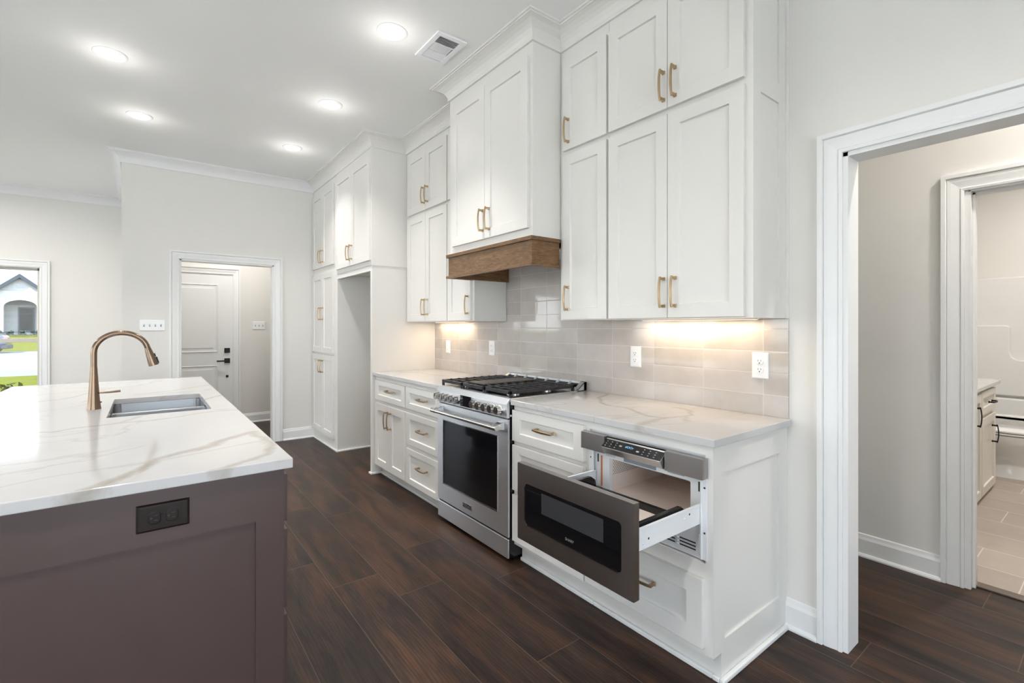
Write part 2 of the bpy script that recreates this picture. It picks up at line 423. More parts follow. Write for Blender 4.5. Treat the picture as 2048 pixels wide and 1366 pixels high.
# ------------------------------------------------------------------ mesh building
ORG = {}
class MB:
    def __init__(s):
        s.v, s.f = [], []
    def add(s, verts, faces):
        o = len(s.v)
        s.v += [tuple(x) for x in verts]
        s.f += [tuple(o + i for i in f) for f in faces]
        return s
    def box(s, x0, x1, y0, y1, z0, z1):
        v = [(x, y, z) for z in (z0, z1) for y in (y0, y1) for x in (x0, x1)]
        return s.add(v, [(0, 2, 3, 1), (4, 5, 7, 6), (0, 1, 5, 4), (2, 6, 7, 3), (0, 4, 6, 2), (1, 3, 7, 5)])
    def prism(s, poly, axis, a, b):
        """polygon in the two other axes (in xyz order) extruded along axis"""
        n = len(poly)
        def p(q, t):
            return {'x': (t, q[0], q[1]), 'y': (q[0], t, q[1]), 'z': (q[0], q[1], t)}[axis]
        v = [p(q, a) for q in poly] + [p(q, b) for q in poly]
        f = [tuple(range(n)), tuple(range(2 * n - 1, n - 1, -1))]
        f += [(i, (i + 1) % n, n + (i + 1) % n, n + i) for i in range(n)]
        return s.add(v, f)
    def loft(s, rings, cap=True, closed=True):
        n = len(rings[0])
        v = [p for r in rings for p in r]
        f = []
        for k in range(len(rings) - 1):
            for i in range(n if closed else n - 1):
                j = (i + 1) % n
                f.append((k * n + i, k * n + j, (k + 1) * n + j, (k + 1) * n + i))
        if cap:
            f.append(tuple(range(n - 1, -1, -1)))
            f.append(tuple((len(rings) - 1) * n + i for i in range(n)))
        return s.add(v, f)
    def lathe(s, prof, c, n=24, axis='z'):
        rings = []
        for r, h in prof:
            ring = []
            for i in range(n):
                a = 2 * math.pi * i / n
                x, y = r * math.cos(a), r * math.sin(a)
                ring.append({'z': (c[0] + x, c[1] + y, c[2] + h), 'y': (c[0] + x, c[1] + h, c[2] + y), 'x': (c[0] + h, c[1] + x, c[2] + y)}[axis])
            rings.append(ring)
        return s.loft(rings)
    def tube(s, path, rad, n=12, squash=None):
        """round (or squashed) tube along a path; rad = number or list"""
        P = [Vector(p) for p in path]
        rings = []
        up = None
        for i, p in enumerate(P):
            t = (P[min(i + 1, len(P) - 1)] - P[max(i - 1, 0)]).normalized()
            if up is None:
                ref = Vector((0, 0, 1)) if abs(t.z) < 0.9 else Vector((1, 0, 0))
                up = (ref - t * ref.dot(t)).normalized()
            else:
                up = (up - t * up.dot(t)).normalized()
            sd = t.cross(up)
            r = rad[i] if isinstance(rad, (list, tuple)) else rad
            a, b = (r, r) if squash is None else (r * squash[0], r * squash[1])
            rings.append([tuple(p + up * (a * math.cos(2 * math.pi * k / n)) + sd * (b * math.sin(2 * math.pi * k / n))) for k in range(n)])
        return s.loft(rings)
    def shaker(s, f, u0, u1, w0, w1, t=0.020, fr=0.062, rec=0.011):
        """recessed-panel door; f(u, w, d) maps to the room"""
        def rect(a, b, d):
            return [f(u0 + a, w0 + b, d), f(u1 - a, w0 + b, d), f(u1 - a, w1 - b, d), f(u0 + a, w1 - b, d)]
        fu, fw = fr if isinstance(fr, tuple) else (fr, fr)
        v = rect(0, 0, 0) + rect(0, 0, t) + rect(fu, fw, t) + rect(fu + 0.0025, fw + 0.0025, t - rec)
        fc = [(3, 2, 1, 0), (12, 13, 14, 15)]
        for k in (0, 4, 8):
            fc += [(k + i, k + (i + 1) % 4, k + 4 + (i + 1) % 4, k + 4 + i) for i in range(4)]
        return s.add(v, fc)
    def sweep(s, path, prof, left=1.0, f=None, cap=True):
        """profile (offset, height) swept along a flat path with mitred corners; offset to the left of travel"""
        n = len(path)
        rings = []
        for i in range(n):
            p = Vector(path[i])
            d = []
            if i > 0: d.append((Vector(path[i]) - Vector(path[i - 1])).normalized())
            if i < n - 1: d.append((Vector(path[i + 1]) - Vector(path[i])).normalized())
            nr = [Vector((-q.y, q.x)) * left for q in d]
            if len(nr) == 2:
                b = (nr[0] + nr[1])
                b = b / max(1e-6, b.dot(nr[0]))
            else:
                b = nr[0]
            ring = []
            for o, h in prof:
                q = p + b * o
                ring.append(f(q.x, q.y, h) if f else (q.x, q.y, h))
            rings.append(ring)
        return s.loft(rings, cap)

def build(name, mb, mat, parent=None, loc=None, bev=0.0, smooth=False, label=None, seg=2):
    me = bpy.data.meshes.new(name)
    if parent is not None:
        org = ORG[parent.name]
    else:
        org = loc if loc is not None else (0, 0, 0)
    ox, oy, oz = org
    me.from_pydata([(x - ox, y - oy, z - oz) for x, y, z in mb.v], [], mb.f)
    bm = bmesh.new()
    bm.from_mesh(me)
    bmesh.ops.recalc_face_normals(bm, faces=bm.faces)
    bm.to_mesh(me)
    bm.free()
    me.materials.append(mat)
    o = bpy.data.objects.new(name, me)
    COL.objects.link(o)
    ORG[o.name] = org
    if parent is not None:
        o.parent = parent
    else:
        o.location = org
    if smooth:
        for p in me.polygons:
            p.use_smooth = True
        md = o.modifiers.new('edge', 'EDGE_SPLIT')
        md.split_angle = R(38)
    if bev:
        md = o.modifiers.new('bevel', 'BEVEL')
        md.width = bev
        md.segments = seg
        md.limit_method = 'ANGLE'
        md.angle_limit = R(35)
    if label:
        o['label'] = label
    return o

def tag(o, label, cat=None, group=None, kind=None):
    o['label'] = label
    if cat: o['category'] = cat
    if group: o['group'] = group
    if kind: o['kind'] = kind
    return o

def thing(name, label, cat, loc, group=None):
    o = bpy.data.objects.new(name, None)
    COL.objects.link(o)
    o.location = loc
    o.empty_display_size = 0.1
    ORG[o.name] = tuple(loc)
    return tag(o, label, cat, group)

def struct(name, mb, mat, label, cat, bev=0.0, loc=None):
    o = build(name, mb, mat, None, loc, bev)
    return tag(o, label, cat, None, 'structure')

def text(name, body, size, place, mat, parent, thick=0.0006):
    """place(x, y, h) maps text plane to the room"""
    cu = bpy.data.curves.new(name, 'FONT')
    cu.body = body
    cu.size = size
    cu.align_x = 'CENTER'
    cu.align_y = 'CENTER'
    cu.resolution_u = 3
    t = bpy.data.objects.new(name, cu)
    COL.objects.link(t)
    dg = bpy.context.evaluated_depsgraph_get()
    me = bpy.data.meshes.new_from_object(t.evaluated_get(dg))
    vs = [place(v.co.x, v.co.y, thick) for v in me.vertices]
    mb = MB().add(vs, [tuple(p.vertices) for p in me.polygons])
    bpy.data.objects.remove(t)
    bpy.data.curves.remove(cu)
    bpy.data.meshes.remove(me)
    return build(name, mb, mat, parent)

def front(y):      # a face that looks towards -Y
    return lambda u, w, d: (u, y - d, w)
def back_(y):      # looks towards +Y
    return lambda u, w, d: (u, y + d, w)
def right(x):      # looks towards +X
    return lambda u, w, d: (x + d, u, w)

def pull(parent, f, u, w, vertical, mat, length=0.146, stand=0.034):
    """bowed bar pull on two square feet"""
    def g(a, b, d):
        return f(u + b, w + a, d) if vertical else f(u + a, w + b, d)
    mb = MB()
    h = length / 2
    for sgn in (-1, 1):
        c = sgn * (h - 0.009)
        rings = []
        for (rr, d) in ((0.0078, 0.0), (0.0078, 0.004), (0.0058, 0.008), (0.0058, stand - 0.004)):
            rings.append([g(c - rr, -rr, d), g(c + rr, -rr, d), g(c + rr, rr, d), g(c - rr, rr, d)])
        mb.loft(rings)
    rings = []
    for k in range(13):
        t = -1 + 2 * k / 12
        a = t * h
        d0 = stand - 0.006 + 0.008 * (1 - t * t)
        wd = 0.0050 + 0.0012 * (1 - t * t)
        th = 0.0068
        rings.append([g(a, -wd, d0), g(a, wd, d0), g(a, wd, d0 + th * 0.7), g(a, wd * 0.5, d0 + th), g(a, -wd * 0.5, d0 + th), g(a, -wd, d0 + th * 0.7)])
    mb.loft(rings)
    return build('handle', mb, mat, parent, bev=0.0008)

def door(parent, f, u0, u1, w0, w1, mat, handle=None, vertical=True, fr=0.062, name='door', hm=None, rec=0.011, t=0.020):
    d = build(name, MB().shaker(f, u0, u1, w0, w1, t, fr, rec), mat, parent, bev=0.0016)
    if handle:
        pull(d, lambda u, w, dd: f(u, w, dd + t), handle[0], handle[1], vertical, hm or M['brass'])
    return d

# ------------------------------------------------------------------ room shell
ZC = 3.05
FX, FY, RX = -7.4, -7.2, 3.6      # far wall, front wall, right wall
struct('floor', MB().box(FX, RX, FY, 1.145, -0.12, 0), M['floor'], 'dark brown wood plank floor running the length of the kitchen', 'floor')
struct('floor.001', MB().box(-0.31, 2.4, 1.145, 5.2, -0.12, 0), M['bath_tile'], 'beige grey rectangular tile floor of the bathroom', 'floor')
struct('ceiling', MB().box(FX - .15, RX + .15, FY - .15, 5.3, ZC, ZC + .12), M['ceiling'], 'flat white ceiling over kitchen and hall', 'ceiling')
# wall behind the cabinets, with the cased opening on the right
OX0, OX1, OZ = 0.215, 1.35, 2.040
struct('wall_back', MB().box(-6.7, OX0, 0, 0.115, 0, ZC).box(OX1, RX, 0, 0.115, 0, ZC).box(OX0, OX1, 0, 0.115, OZ, ZC),
       M['wall'], 'off white wall behind the kitchen cabinets, with the wide opening', 'wall')
# left end wall with the opening to the back hall
LX = -5.12
LY0, LY1 = -1.982, -1.086
struct('wall_left', MB().box(LX - .115, LX, LY1, 0, 0, ZC).box(LX - .115, LX, -2.45, LY0, 0, ZC).box(LX - .115, LX, LY0, LY1, 2.036, ZC),
       M['wall'], 'off white end wall with a cased opening to the back hall', 'wall')
struct('wall_side', MB().box(FX, LX - .115, -2.45, -2.335, 0, ZC), M['wall'], 'wall returning from the kitchen end wall to the window wall', 'wall')
HX = -6.55
struct('wall_hall', MB().box(HX - .115, HX, -2.335, 0, 0, ZC), M['wall'], 'wall of the back hall that holds the panelled door', 'wall')
# wall with the windows
def holed_wall_x(x0, x1, y0, y1, holes, z1=ZC):
    """wall of constant x with rectangular holes (ya, yb, za, zb)"""
    mb = MB()
    ys = y0
    for ya, yb, za, zb in sorted(holes):
        mb.box(x0, x1, ys, ya, 0, z1)
        if za > 0: mb.box(x0, x1, ya, yb, 0, za)
        mb.box(x0, x1, ya, yb, zb, z1)
        ys = yb
    return mb.box(x0, x1, ys, y1, 0, z1)
def holed_wall_y(y0, y1, x0, x1, holes, z1=ZC):
    mb = MB()
    xs = x0
    for xa, xb, za, zb in sorted(holes):
        mb.box(xs, xa, y0, y1, 0, z1)
        if za > 0: mb.box(xa, xb, y0, y1, 0, za)
        mb.box(xa, xb, y0, y1, zb, z1)
        xs = xb
    return mb.box(xs, x1, y0, y1, 0, z1)
WF = [(-4.45, -3.31, 0.35, 2.07), (-5.72, -4.58, 0.35, 2.07)]
struct('wall_far', holed_wall_x(FX - .15, FX, FY, -2.335, WF), M['wall'], 'off white living room wall with the windows to the street', 'wall')
WB = [(-6.6, -4.3, 0.02, 2.3), (-3.4, -1.1, 0.02, 2.3), (-0.6, 1.7, 0.02, 2.3)]
struct('wall_front', holed_wall_y(FY - .15, FY, FX - .15, RX + .15, WB), M['wall'], 'wall with tall windows facing the kitchen', 'wall')
WR = [(-6.0, -3.95, 0.05, 2.4), (-3.15, -1.0, 0.05, 2.4)]
struct('wall_right', holed_wall_x(RX, RX + .15, FY, 1.30, WR), M['wall'], 'end wall with two wide windows', 'wall')
# hall behind the wide opening, bathroom beyond it
BX0, BX1 = 0.425, 1.25
BY = 1.045
struct('wall_passage', MB().box(-1.2, BX0, BY, 1.16, 0, ZC).box(BX1, RX, BY, 1.16, 0, ZC).box(BX0, BX1, BY, 1.16, 2.03, ZC),
       M['wall'], 'passage wall with the doorway to the bathroom', 'wall')
struct('wall_passage_end', MB().box(-1.32, -1.2, 0.115, 1.16, 0, ZC), M['wall'], 'end wall of the passage behind the kitchen', 'wall')
struct('wall_bath_left', MB().box(-0.43, -0.31, 1.16, 5.2, 0, ZC), M['wall'], 'bathroom wall behind the vanity', 'wall')
struct('wall_bath_back', MB().box(-0.43, 2.5, 5.12, 5.24, 0, ZC), M['wall'], 'bathroom wall behind the tub', 'wall')
struct('wall_bath_right', MB().box(2.4, 2.5, 1.16, 5.12, 0, ZC), M['wall'], 'bathroom side wall', 'wall')
struct('trim_1', MB().box(BX0, BX1, 1.10, 1.162, 0, 0.009), M['strip'], 'dark floor transition strip at the bathroom doorway', 'trim', 0.003)

# backsplash
struct('tile_backsplash', MB().box(-3.24, 0.009, -0.010, 0, 0.921, 1.367).box(-2.07, -1.13, -0.010, 0, 1.367, 1.86), M['tile'],
       'glossy greige stacked tile backsplash between counters and wall cabinets', 'backsplash')

# crown moulding
CP = [(0, 2.945), (0.0135, 2.945), (0.0135, 2.953), (0.013, 2.966), (0.020, 2.984), (0.032, 3.002), (0.048, 3.016), (0.068, 3.027), (0.090, 3.033), (0.096, 3.033), (0.096, 3.040), (0.107, 3.041), (0.107, 3.0499), (0, 3.0499)]
cabpath = [(0.0, 0.0), (0.0, -0.309), (-1.132, -0.309), (-1.132, -0.526), (-2.055, -0.526), (-2.055, -0.309), (-3.24, -0.309), (-3.24, -0.645), (-5.12, -0.645), (-5.12, -2.45), (-7.4, -2.45), (-7.4, -7.2)]
def sub_sweep(path, i0, i1):
    mb = MB().sweep(path, CP, 1.0)
    n = len(CP)
    out = MB()
    keep = mb.v[i0 * n:(i1 + 1) * n]
    out.loft([keep[k * n:(k + 1) * n] for k in range(i1 - i0 + 1)])
    return out
struct('trim_2', sub_sweep(cabpath, 0, 8), M['cab'], 'off white crown moulding stepping along the cabinet tops', 'trim')
struct('trim_3', sub_sweep(cabpath, 8, 11), M['trim'], 'white crown moulding along the end wall and living room wall', 'trim')

# door casings: swept stepped profile round an opening
CS = [(0, 0), (0, 0.012), (0.012, 0.015), (0.016, 0.011), (0.024, 0.012), (0.050, 0.017), (0.064, 0.018), (0.066, 0.013), (0.070, 0.024), (0.089, 0.024), (0.089, 0)]
def casing(f, u0, u1, wt, w0=0.0):
    return MB().sweep([(u0, w0), (u0, wt), (u1, wt), (u1, w0)], CS, 1.0, f)
struct('trim_4', casing(lambda u, w, d: (u, -d, w), OX0, OX1, OZ).box(OX0 - .001, OX0 + .018, -.001, 0.116, 0, OZ).box(OX0, OX1, -.001, 0.116, OZ - .018, OZ + .001)
       , M['trim'], 'white stepped casing and jamb of the wide opening beside the cabinets', 'trim', 0.001)
struct('trim_5', casing(lambda u, w, d: (LX + d, u, w), LY0, LY1, 2.036).box(LX - .116, LX + .001, LY0 - .001, LY0 + .016, 0, 2.036).box(LX - .116, LX + .001, LY1 - .016, LY1 + .001, 0, 2.036).box(LX - .116, LX + .001, LY0, LY1, 2.022, 2.037),
       M['trim'], 'white stepped casing of the opening in the end wall', 'trim', 0.001)
struct('trim_6', casing(lambda u, w, d: (u, BY - d, w), BX0 - .012, BX1, 2.02).box(BX0 - .012, BX0 + .012, BY - .001, 1.161, 0, 2.02).box(BX0, BX1, BY - .001, 1.161, 2.012, 2.031).box(BX0 + .012, BX0 + .024, 1.08, 1.12, 0, 2.012).box(BX0, BX1, 1.08, 1.12, 2.0, 2.014),
       M['trim'], 'white casing and door stop of the bathroom doorway', 'trim', 0.001)
DY0, DY1, DZ = -2.24, -1.318, 2.035
struct('trim_7', casing(lambda u, w, d: (HX + d, u, w), DY0, DY1, DZ), M['trim'], 'white casing round the panelled door in the back hall', 'trim', 0.001)

# baseboards with shoe moulding
BP = [(0, 0), (0.028, 0), (0.028, 0.008), (0.022, 0.017), (0.015, 0.020), (0.015, 0.098), (0.010, 0.112), (0.007, 0.126), (0, 0.130)]
struct('baseboard_back', MB().sweep([(0.127, 0), (0.0, 0)], BP, 1.0), M['trim'], 'short white baseboard between end panel and opening casing', 'baseboard')
struct('baseboard_left', MB().sweep([(LX, -0.645), (LX, -0.992)], BP, 1.0), M['trim'], 'white baseboard between pantry and hall opening', 'baseboard')
struct('baseboard_side', MB().sweep([(LX, -2.07), (LX, -2.45), (FX, -2.45), (FX, FY)], BP, 1.0), M['trim'], 'white baseboard round the end wall corner', 'baseboard')
struct('baseboard_hall', MB().sweep([(HX, 0), (HX, DY1 + .09)], BP, 1.0), M['trim'], 'white baseboard in the back hall beside the panelled door', 'baseboard')
struct('baseboard_passage', MB().sweep([(BX0 - .10, BY), (-1.2, BY)], BP, 1.0), M['trim'], 'white baseboard in the passage left of the bathroom doorway', 'baseboard')

# ------------------------------------------------------------------ windows
def window_x(name, x, y0, y1, z0, z1, label, face, with_casing=True):
    """single hung window in a wall of constant x; face=+1 when the room is on the +x side"""
    o = build(name, MB().box(x - .10 * (face > 0) - .05 * (face < 0), x + .05 * (face > 0) * 0 + .10 * (face < 0), y0, y0 + .03, z0, z1), M['vinyl'], None, (x, (y0 + y1) / 2, z0))
    tag(o, label, 'window', None, 'structure')
    xa, xb = (x - .11, x - .05) if face > 0 else (x + .05, x + .11)
    fr = MB()
    fr.box(xa, xb, y0, y0 + .032, z0, z1).box(xa, xb, y1 - .032, y1, z0, z1).box(xa, xb, y0, y1, z0, z0 + .04).box(xa, xb, y0, y1, z1 - .035, z1)
    build('window_frame', fr, M['vinyl'], o, bev=0.002)
    zm = 0.5 * (z0 + z1) - .05
    sm = MB()
    xs = (xa + .012, xb - .012)
    sm.box(*xs, y0 + .03, y1 - .03, zm - .024, zm + .024)
    build('meeting_rail', sm, M['vinyl'], o, bev=0.002)
    xm = (xa + xb) / 2
    build('pane', MB().box(xm - .003, xm + .003, y0 + .03, y1 - .03, zm + .022, z1 - .033), M['glass'], o)
    build('pane', MB().box(xm - .003, xm + .003, y0 + .03, y1 - .03, z0 + .038, zm - .022), M['glass'], o)
    jb = MB()
    ja, jc = (x - .05, x) if face > 0 else (x, x + .05)
    jb.box(ja, jc, y0 - .001, y0 + .008, z0, z1).box(ja, jc, y1 - .008, y1 + .001, z0, z1).box(ja, jc, y0, y1, z1 - .008, z1 + .001).box(ja - .0, jc + .03 * face, y0 - .03, y1 + .03, z0 - .012, z0 + .012)
    build('window_sill', jb, M['trim'], o)
    if with_casing:
        f = (lambda u, w, d: (x + d, u, w)) if face > 0 else (lambda u, w, d: (x - d, u, w))
        build('window_casing', MB().sweep([(y0, z0), (y0, z1), (y1, z1), (y1, z0)], CS, 1.0, f), M['trim'], o)
    return o
def window_y(name, y, x0, x1, z0, z1, label):
    o = build(name, MB().box(x0, x0 + .03, y - .12, y - .04, z0, z1), M['vinyl'], None, ((x0 + x1) / 2, y, z0))
    tag(o, label, 'window', None, 'structure')
    fr = MB()
    ya, yb = y - .12, y - .04
    for xc in (x0, (x0 + x1) / 2 - .03, x1 - .06):
        fr.box(xc, xc + .06, ya, yb, z0, z1)
    fr.box(x0, x1, ya, yb, z0, z0 + .07).box(x0, x1, ya, yb, z1 - .06, z1)
    build('window_frame', fr, M['vinyl'], o)
    build('pane', MB().box(x0 + .05, x1 - .05, y - .083, y - .077, z0 + .06, z1 - .05), M['glass'], o)
    build('window_casing', MB().sweep([(x0, z0), (x0, z1), (x1, z1), (x1, z0)], CS, 1.0, lambda u, w, d: (u, y + d, w)), M['trim'], o)
    return o
window_x('window_1', FX, *WF[1][:2], *WF[1][2:], 'white trimmed window overlooking the brick house, nearest the end wall', 1) if False else None
window_x('window_1', FX, WF[0][0], WF[0][1], WF[0][2], WF[0][3], 'single hung window with tan sash and white casing, nearest the end wall', 1)
window_x('window_2', FX, WF[1][0], WF[1][1], WF[1][2], WF[1][3], 'single hung window farther along the living room wall', 1)
for k, h in enumerate(WB):
    window_y('window_%d' % (3 + k), FY, *h, 'tall two pane window in the wall facing the kitchen, %s' % ('nearest the street', 'the middle one of three', 'nearest the right end wall')[k])
for k, h in enumerate(WR):
    window_x('window_%d' % (6 + k), RX, *h, 'wide window in the right end wall, %s the cabinets' % ('farther from', 'closer to')[k], -1)

# hall door
dr = build('door_1', MB().box(HX - .03, HX + .002, DY0 + .004, DY1 - .004, 0.01, DZ - .003), M['trim'], None, (HX, (DY0 + DY1) / 2, 0))
tag(dr, 'white two panel door with black hardware in the back hall', 'door', None, 'structure')
fd = right(HX + .002)
for w0, w1 in ((0.25, 0.815), (0.99, 1.895)):
    mb = MB()
    u0, u1 = DY0 + .18, DY1 - .175
    def rc(a, d): return [fd(u0 + a, w0 + a, d), fd(u1 - a, w0 + a, d), fd(u1 - a, w1 - a, d), fd(u0 + a, w1 - a, d)]
    v = rc(-.001, 0.0005) + rc(.006, .010) + rc(.022, .003) + rc(.045, .0035) + rc(.060, .008)
    fc = []
    for k in (0, 4, 8, 12):
        fc += [(k + i, k + (i + 1) % 4, k + 4 + (i + 1) % 4, k + 4 + i) for i in range(4)]
    fc += [(16, 17, 18, 19), (3, 2, 1, 0)]
    build('door_panel', mb.add(v, fc), M['trim'], dr, bev=0.001)
hy = DY1 - .068
build('deadbolt', MB().box(HX + .002, HX + .016, hy - .033, hy + .033, 0.976, 1.042), M['black_metal'], dr, bev=0.002)
lv = MB().box(HX + .002, HX + .014, hy - .033, hy + .033, 0.838, 0.904).box(HX + .014, HX + .05, hy - .011, hy + .011, 0.86, 0.882).box(HX + .042, HX + .056, hy - .125, hy + .011, 0.860, 0.880)
build('door_handle', lv, M['black_metal'], dr, bev=0.002)
build('lock_plate', MB().box(HX + .002, HX + .010, hy - .015, hy + .015, 0.645, 0.675), M['black_metal'], dr, bev=0.002)

# ------------------------------------------------------------------ wall cabinets
YU, ZB, ZT = -0.309, 1.367, 2.945
CAB = M['cab']
GAP = 0.0015
# wide unit at the right end
t = thing('wall_cabinet', 'wide four door white wall cabinet at the right end, beside the opening', 'cabinet', (-0.375, -0.15, ZB), 'white wall cabinets')
build('body', MB().box(-0.756, -0.030, YU, -0.012, ZB, ZT), CAB, t)
ep = MB().box(-0.030, -0.008, YU, -0.001, ZB, ZT)
for y0, y1, z0, z1 in ((YU, -0.245, ZB, ZT), (-0.078, -0.001, ZB, ZT), (-0.245, -0.078, ZB, 1.446), (-0.245, -0.078, 2.302, 2.384), (-0.245, -0.078, 2.87, ZT)):
    ep.box(-0.008, 0.0, y0, y1, z0, z1)
build('end_panel', ep, CAB, t)
build('scribe_strip', MB().box(-0.001, 0.009, -0.022, 0, ZB - .002, ZT), CAB, t, bev=0.002)
f = front(YU)
for u0, u1, hs in ((-0.748, -0.3905, -0.408), (-0.3875, -0.030, -0.346)):
    door(t, f, u0, u1, ZB + .004, 2.325, CAB, (hs, 1.490))
    door(t, f, u0, u1, 2.352, 2.880, CAB, (hs, 2.458))
# narrow unit right of the hood
t = thing('wall_cabinet', 'narrow two door white wall cabinet right of the wood hood', 'cabinet', (-0.94, -0.15, ZB), 'white wall cabinets')
build('body', MB().box(-1.130, -0.7575, YU, -0.012, ZB, ZT), CAB, t)
for w0, w1, hz in ((ZB + .004, 2.325, 1.493), (2.352, 2.880, 2.459)):
    door(t, f, -1.098, -0.764, w0, w1, CAB, (-1.046, hz))
# narrow unit left of the hood
t = thing('wall_cabinet', 'narrow white wall cabinet partly hidden left of the wood hood', 'cabinet', (-2.26, -0.15, ZB), 'white wall cabinets')
build('body', MB().box(-2.4455, -2.070, YU, -0.012, ZB + .006, ZT), CAB, t)
for w0, w1, hz in ((ZB + .01, 2.325, 1.495), (2.352, 2.880, 2.468)):
    door(t, f, -2.440, -2.098, w0, w1, CAB, (-2.118, hz))
# wide unit beside the refrigerator enclosure
t = thing('wall_cabinet', 'four door white wall cabinet beside the refrigerator enclosure', 'cabinet', (-2.84, -0.15, ZB), 'white wall cabinets')
build('body', MB().box(-3.2335, -2.4475, YU, -0.012, ZB + .006, ZT), CAB, t)
for u0, u1, hs in ((-3.186, -2.8245, -2.838), (-2.8215, -2.453, -2.775)):
    door(t, f, u0, u1, ZB + .01, 2.325, CAB, (hs, 1.500))
    door(t, f, u0, u1, 2.352, 2.885, CAB, (hs, 2.476))
# hood cabinet
YR = -0.526
t = thing('hood_cabinet', 'deep two door white cabinet above the wood hood', 'cabinet', (-1.59, -0.26, 1.842), 'white wall cabinets')
build('body', MB().box(-2.055, -1.132, YR, -0.012, 1.8425, ZT), CAB, t)
f = front(YR)
for u0, u1, hs in ((-2.000, -1.5895, -1.606), (-1.5865, -1.158, -1.534)):
    door(t, f, u0, u1, 1.892, 2.872, CAB, (hs, 2.010))
# wood hood
t = thing('range_hood', 'stained brown wood hood over the range', 'hood', (-1.59, -0.26, 1.68))
hd = MB()
hd.box(-2.055, -1.122, YR - .014, YR + .006, 1.676, 1.8415).box(-2.055, -2.035, YR + .006, -0.0105, 1.676, 1.8415).box(-1.142, -1.122, YR + .006, YU - .021, 1.676, 1.8415)
build('valance', hd, M['wood'], t, bev=0.001)
build('top_moulding', MB().box(-2.068, -1.111, YR - .027, YR - .0141, 1.820, 1.842).box(-1.1219, -1.111, YR - .0141, YU - .021, 1.820, 1.842).box(-2.068, -2.0551, YR - .0141, YU - .021, 1.820, 1.842), M['wood'], t, bev=0.001)
build('bottom_moulding', MB().box(-2.068, -1.111, YR - .027, YR - .0141, 1.674, 1.690).box(-1.1219, -1.111, YR - .0141, YU - .021, 1.674, 1.690).box(-2.068, -2.0551, YR - .0141, YU - .021, 1.674, 1.690), M['wood'], t, bev=0.001)
build('liner', MB().box(-2.034, -1.143, YR + .007, -0.011, 1.79, 1.80), M['steel'], t)

# ------------------------------------------------------------------ tall units
YT = -0.645
f = front(YT)
t = thing('pantry_cabinet', 'tall six door white pantry cabinet in the corner by the end wall', 'cabinet', (-4.66, -0.32, 0))
build('body', MB().box(LX + .0005, -4.212, YT, -.0005, 0.0, ZT), CAB, t)
build('shoe_moulding', MB().box(LX + .001, -4.212, YT - .014, YT, 0, 0.018).box(-4.212, -4.196, YT - .014, -0.02, 0, 0.018), M['trim'], t, bev=0.004)
for u0, u1, hs in ((-5.100, -4.7115, -4.745), (-4.7085, -4.312, -4.668)):
    door(t, f, u0, u1, 2.008, 2.872, CAB, (hs, 2.130))
    door(t, f, u0, u1, 1.034, 1.935, CAB, (hs, 1.478))
    door(t, f, u0, u1, 0.116, 1.014, CAB, (hs, 0.880))
t = thing('refrigerator_enclosure', 'tall white enclosure with an empty refrigerator niche and two doors above', 'cabinet', (-3.73, -0.32, 0))
build('upper_box', MB().box(-4.2115, -3.234, YT - .006, -.0005, 1.885, ZT), CAB, t)
build('side_panel', MB().box(-3.278, -3.2405, YT, 0, 0, 1.885), CAB, t)
build('top_rail', MB().box(-4.2115, -3.278, YT, YT + .03, 1.836, 1.885), CAB, t)
build('shoe_moulding', MB().box(-3.292, -3.228, YT - .014, YT - .0001, 0, 0.018).box(-3.2404, -3.228, YT, -0.556, 0, 0.018), M['trim'], t, bev=0.004)
f2 = front(YT - .006)
for u0, u1, hs in ((-4.205, -3.7265, -3.768), (-3.7235, -3.250, -3.690)):
    door(t, f2, u0, u1, 1.928, 2.872, CAB, (hs, 2.054))

# ------------------------------------------------------------------ base cabinets
YF, ZCB = -0.612, 0.891
f = front(YF)
def toe(t, x0, x1, shoe=True):
    mb = MB().box(x0, x1, -0.555, -0.535, 0, 0.105)
    build('toe_kick', mb, CAB, t)
    if shoe:
        build('shoe_moulding', MB().box(x0, x1, -0.570, -0.5551, 0, 0.019), M['trim'], t, bev=0.004)
t = thing('base_cabinet', 'white three drawer base cabinet right of the range', 'cabinet', (-0.91, -0.3, 0), 'white base cabinets')
build('body', MB().box(-1.190, -0.6325, YF, -0.012, 0.105, ZCB), CAB, t)
toe(t, -1.190, -0.6325)
for w0, w1, h in ((0.692, 0.864, 0.790), (0.416, 0.669, 0.545), (0.132, 0.391, 0.265)):
    door(t, f, -1.186, -0.637, w0, w1, CAB, (-0.900, h), False, (0.066, 0.046), 'drawer')
t = thing('base_cabinet', 'white base cabinet holding the open microwave drawer, with panelled end', 'cabinet', (-0.3, -0.3, 0), 'white base cabinets')
bm_ = MB().box(-0.632, -0.030, YF, -0.012, 0.105, 0.448).box(-0.632, -0.613, YF, -0.012, 0.448, ZCB).box(-0.613, -0.030, YF, -0.012, 0.852, ZCB).box(-0.613, -0.030, -0.03, -0.012, 0.448, 0.852)
build('body', bm_, CAB, t)
toe(t, -0.632, -0.0301)
pl = MB().prism([(YF, 0.108), (-0.555, 0.108), (-0.555, 0.0), (-0.001, 0.0), (-0.001, ZCB), (YF, ZCB)], 'x', -0.030, -0.008)
for y0, y1, z0, z1 in ((YF, -0.530, 0.153, ZCB), (-0.080, -0.001, 0.0, ZCB), (-0.530, -0.080, 0.780, ZCB), (-0.555, -0.080, 0.0, 0.153), (YF, -0.555, 0.108, 0.153)):
    pl.box(-0.008, 0.0, y0, y1, z0, z1)
build('end_panel', pl, CAB, t)
build('shoe_moulding', MB().box(0.0001, 0.018, -0.570, -0.029, 0, 0.019).box(-0.030, 0.0001, -0.570, -0.5551, 0, 0.019), M['trim'], t, bev=0.004)
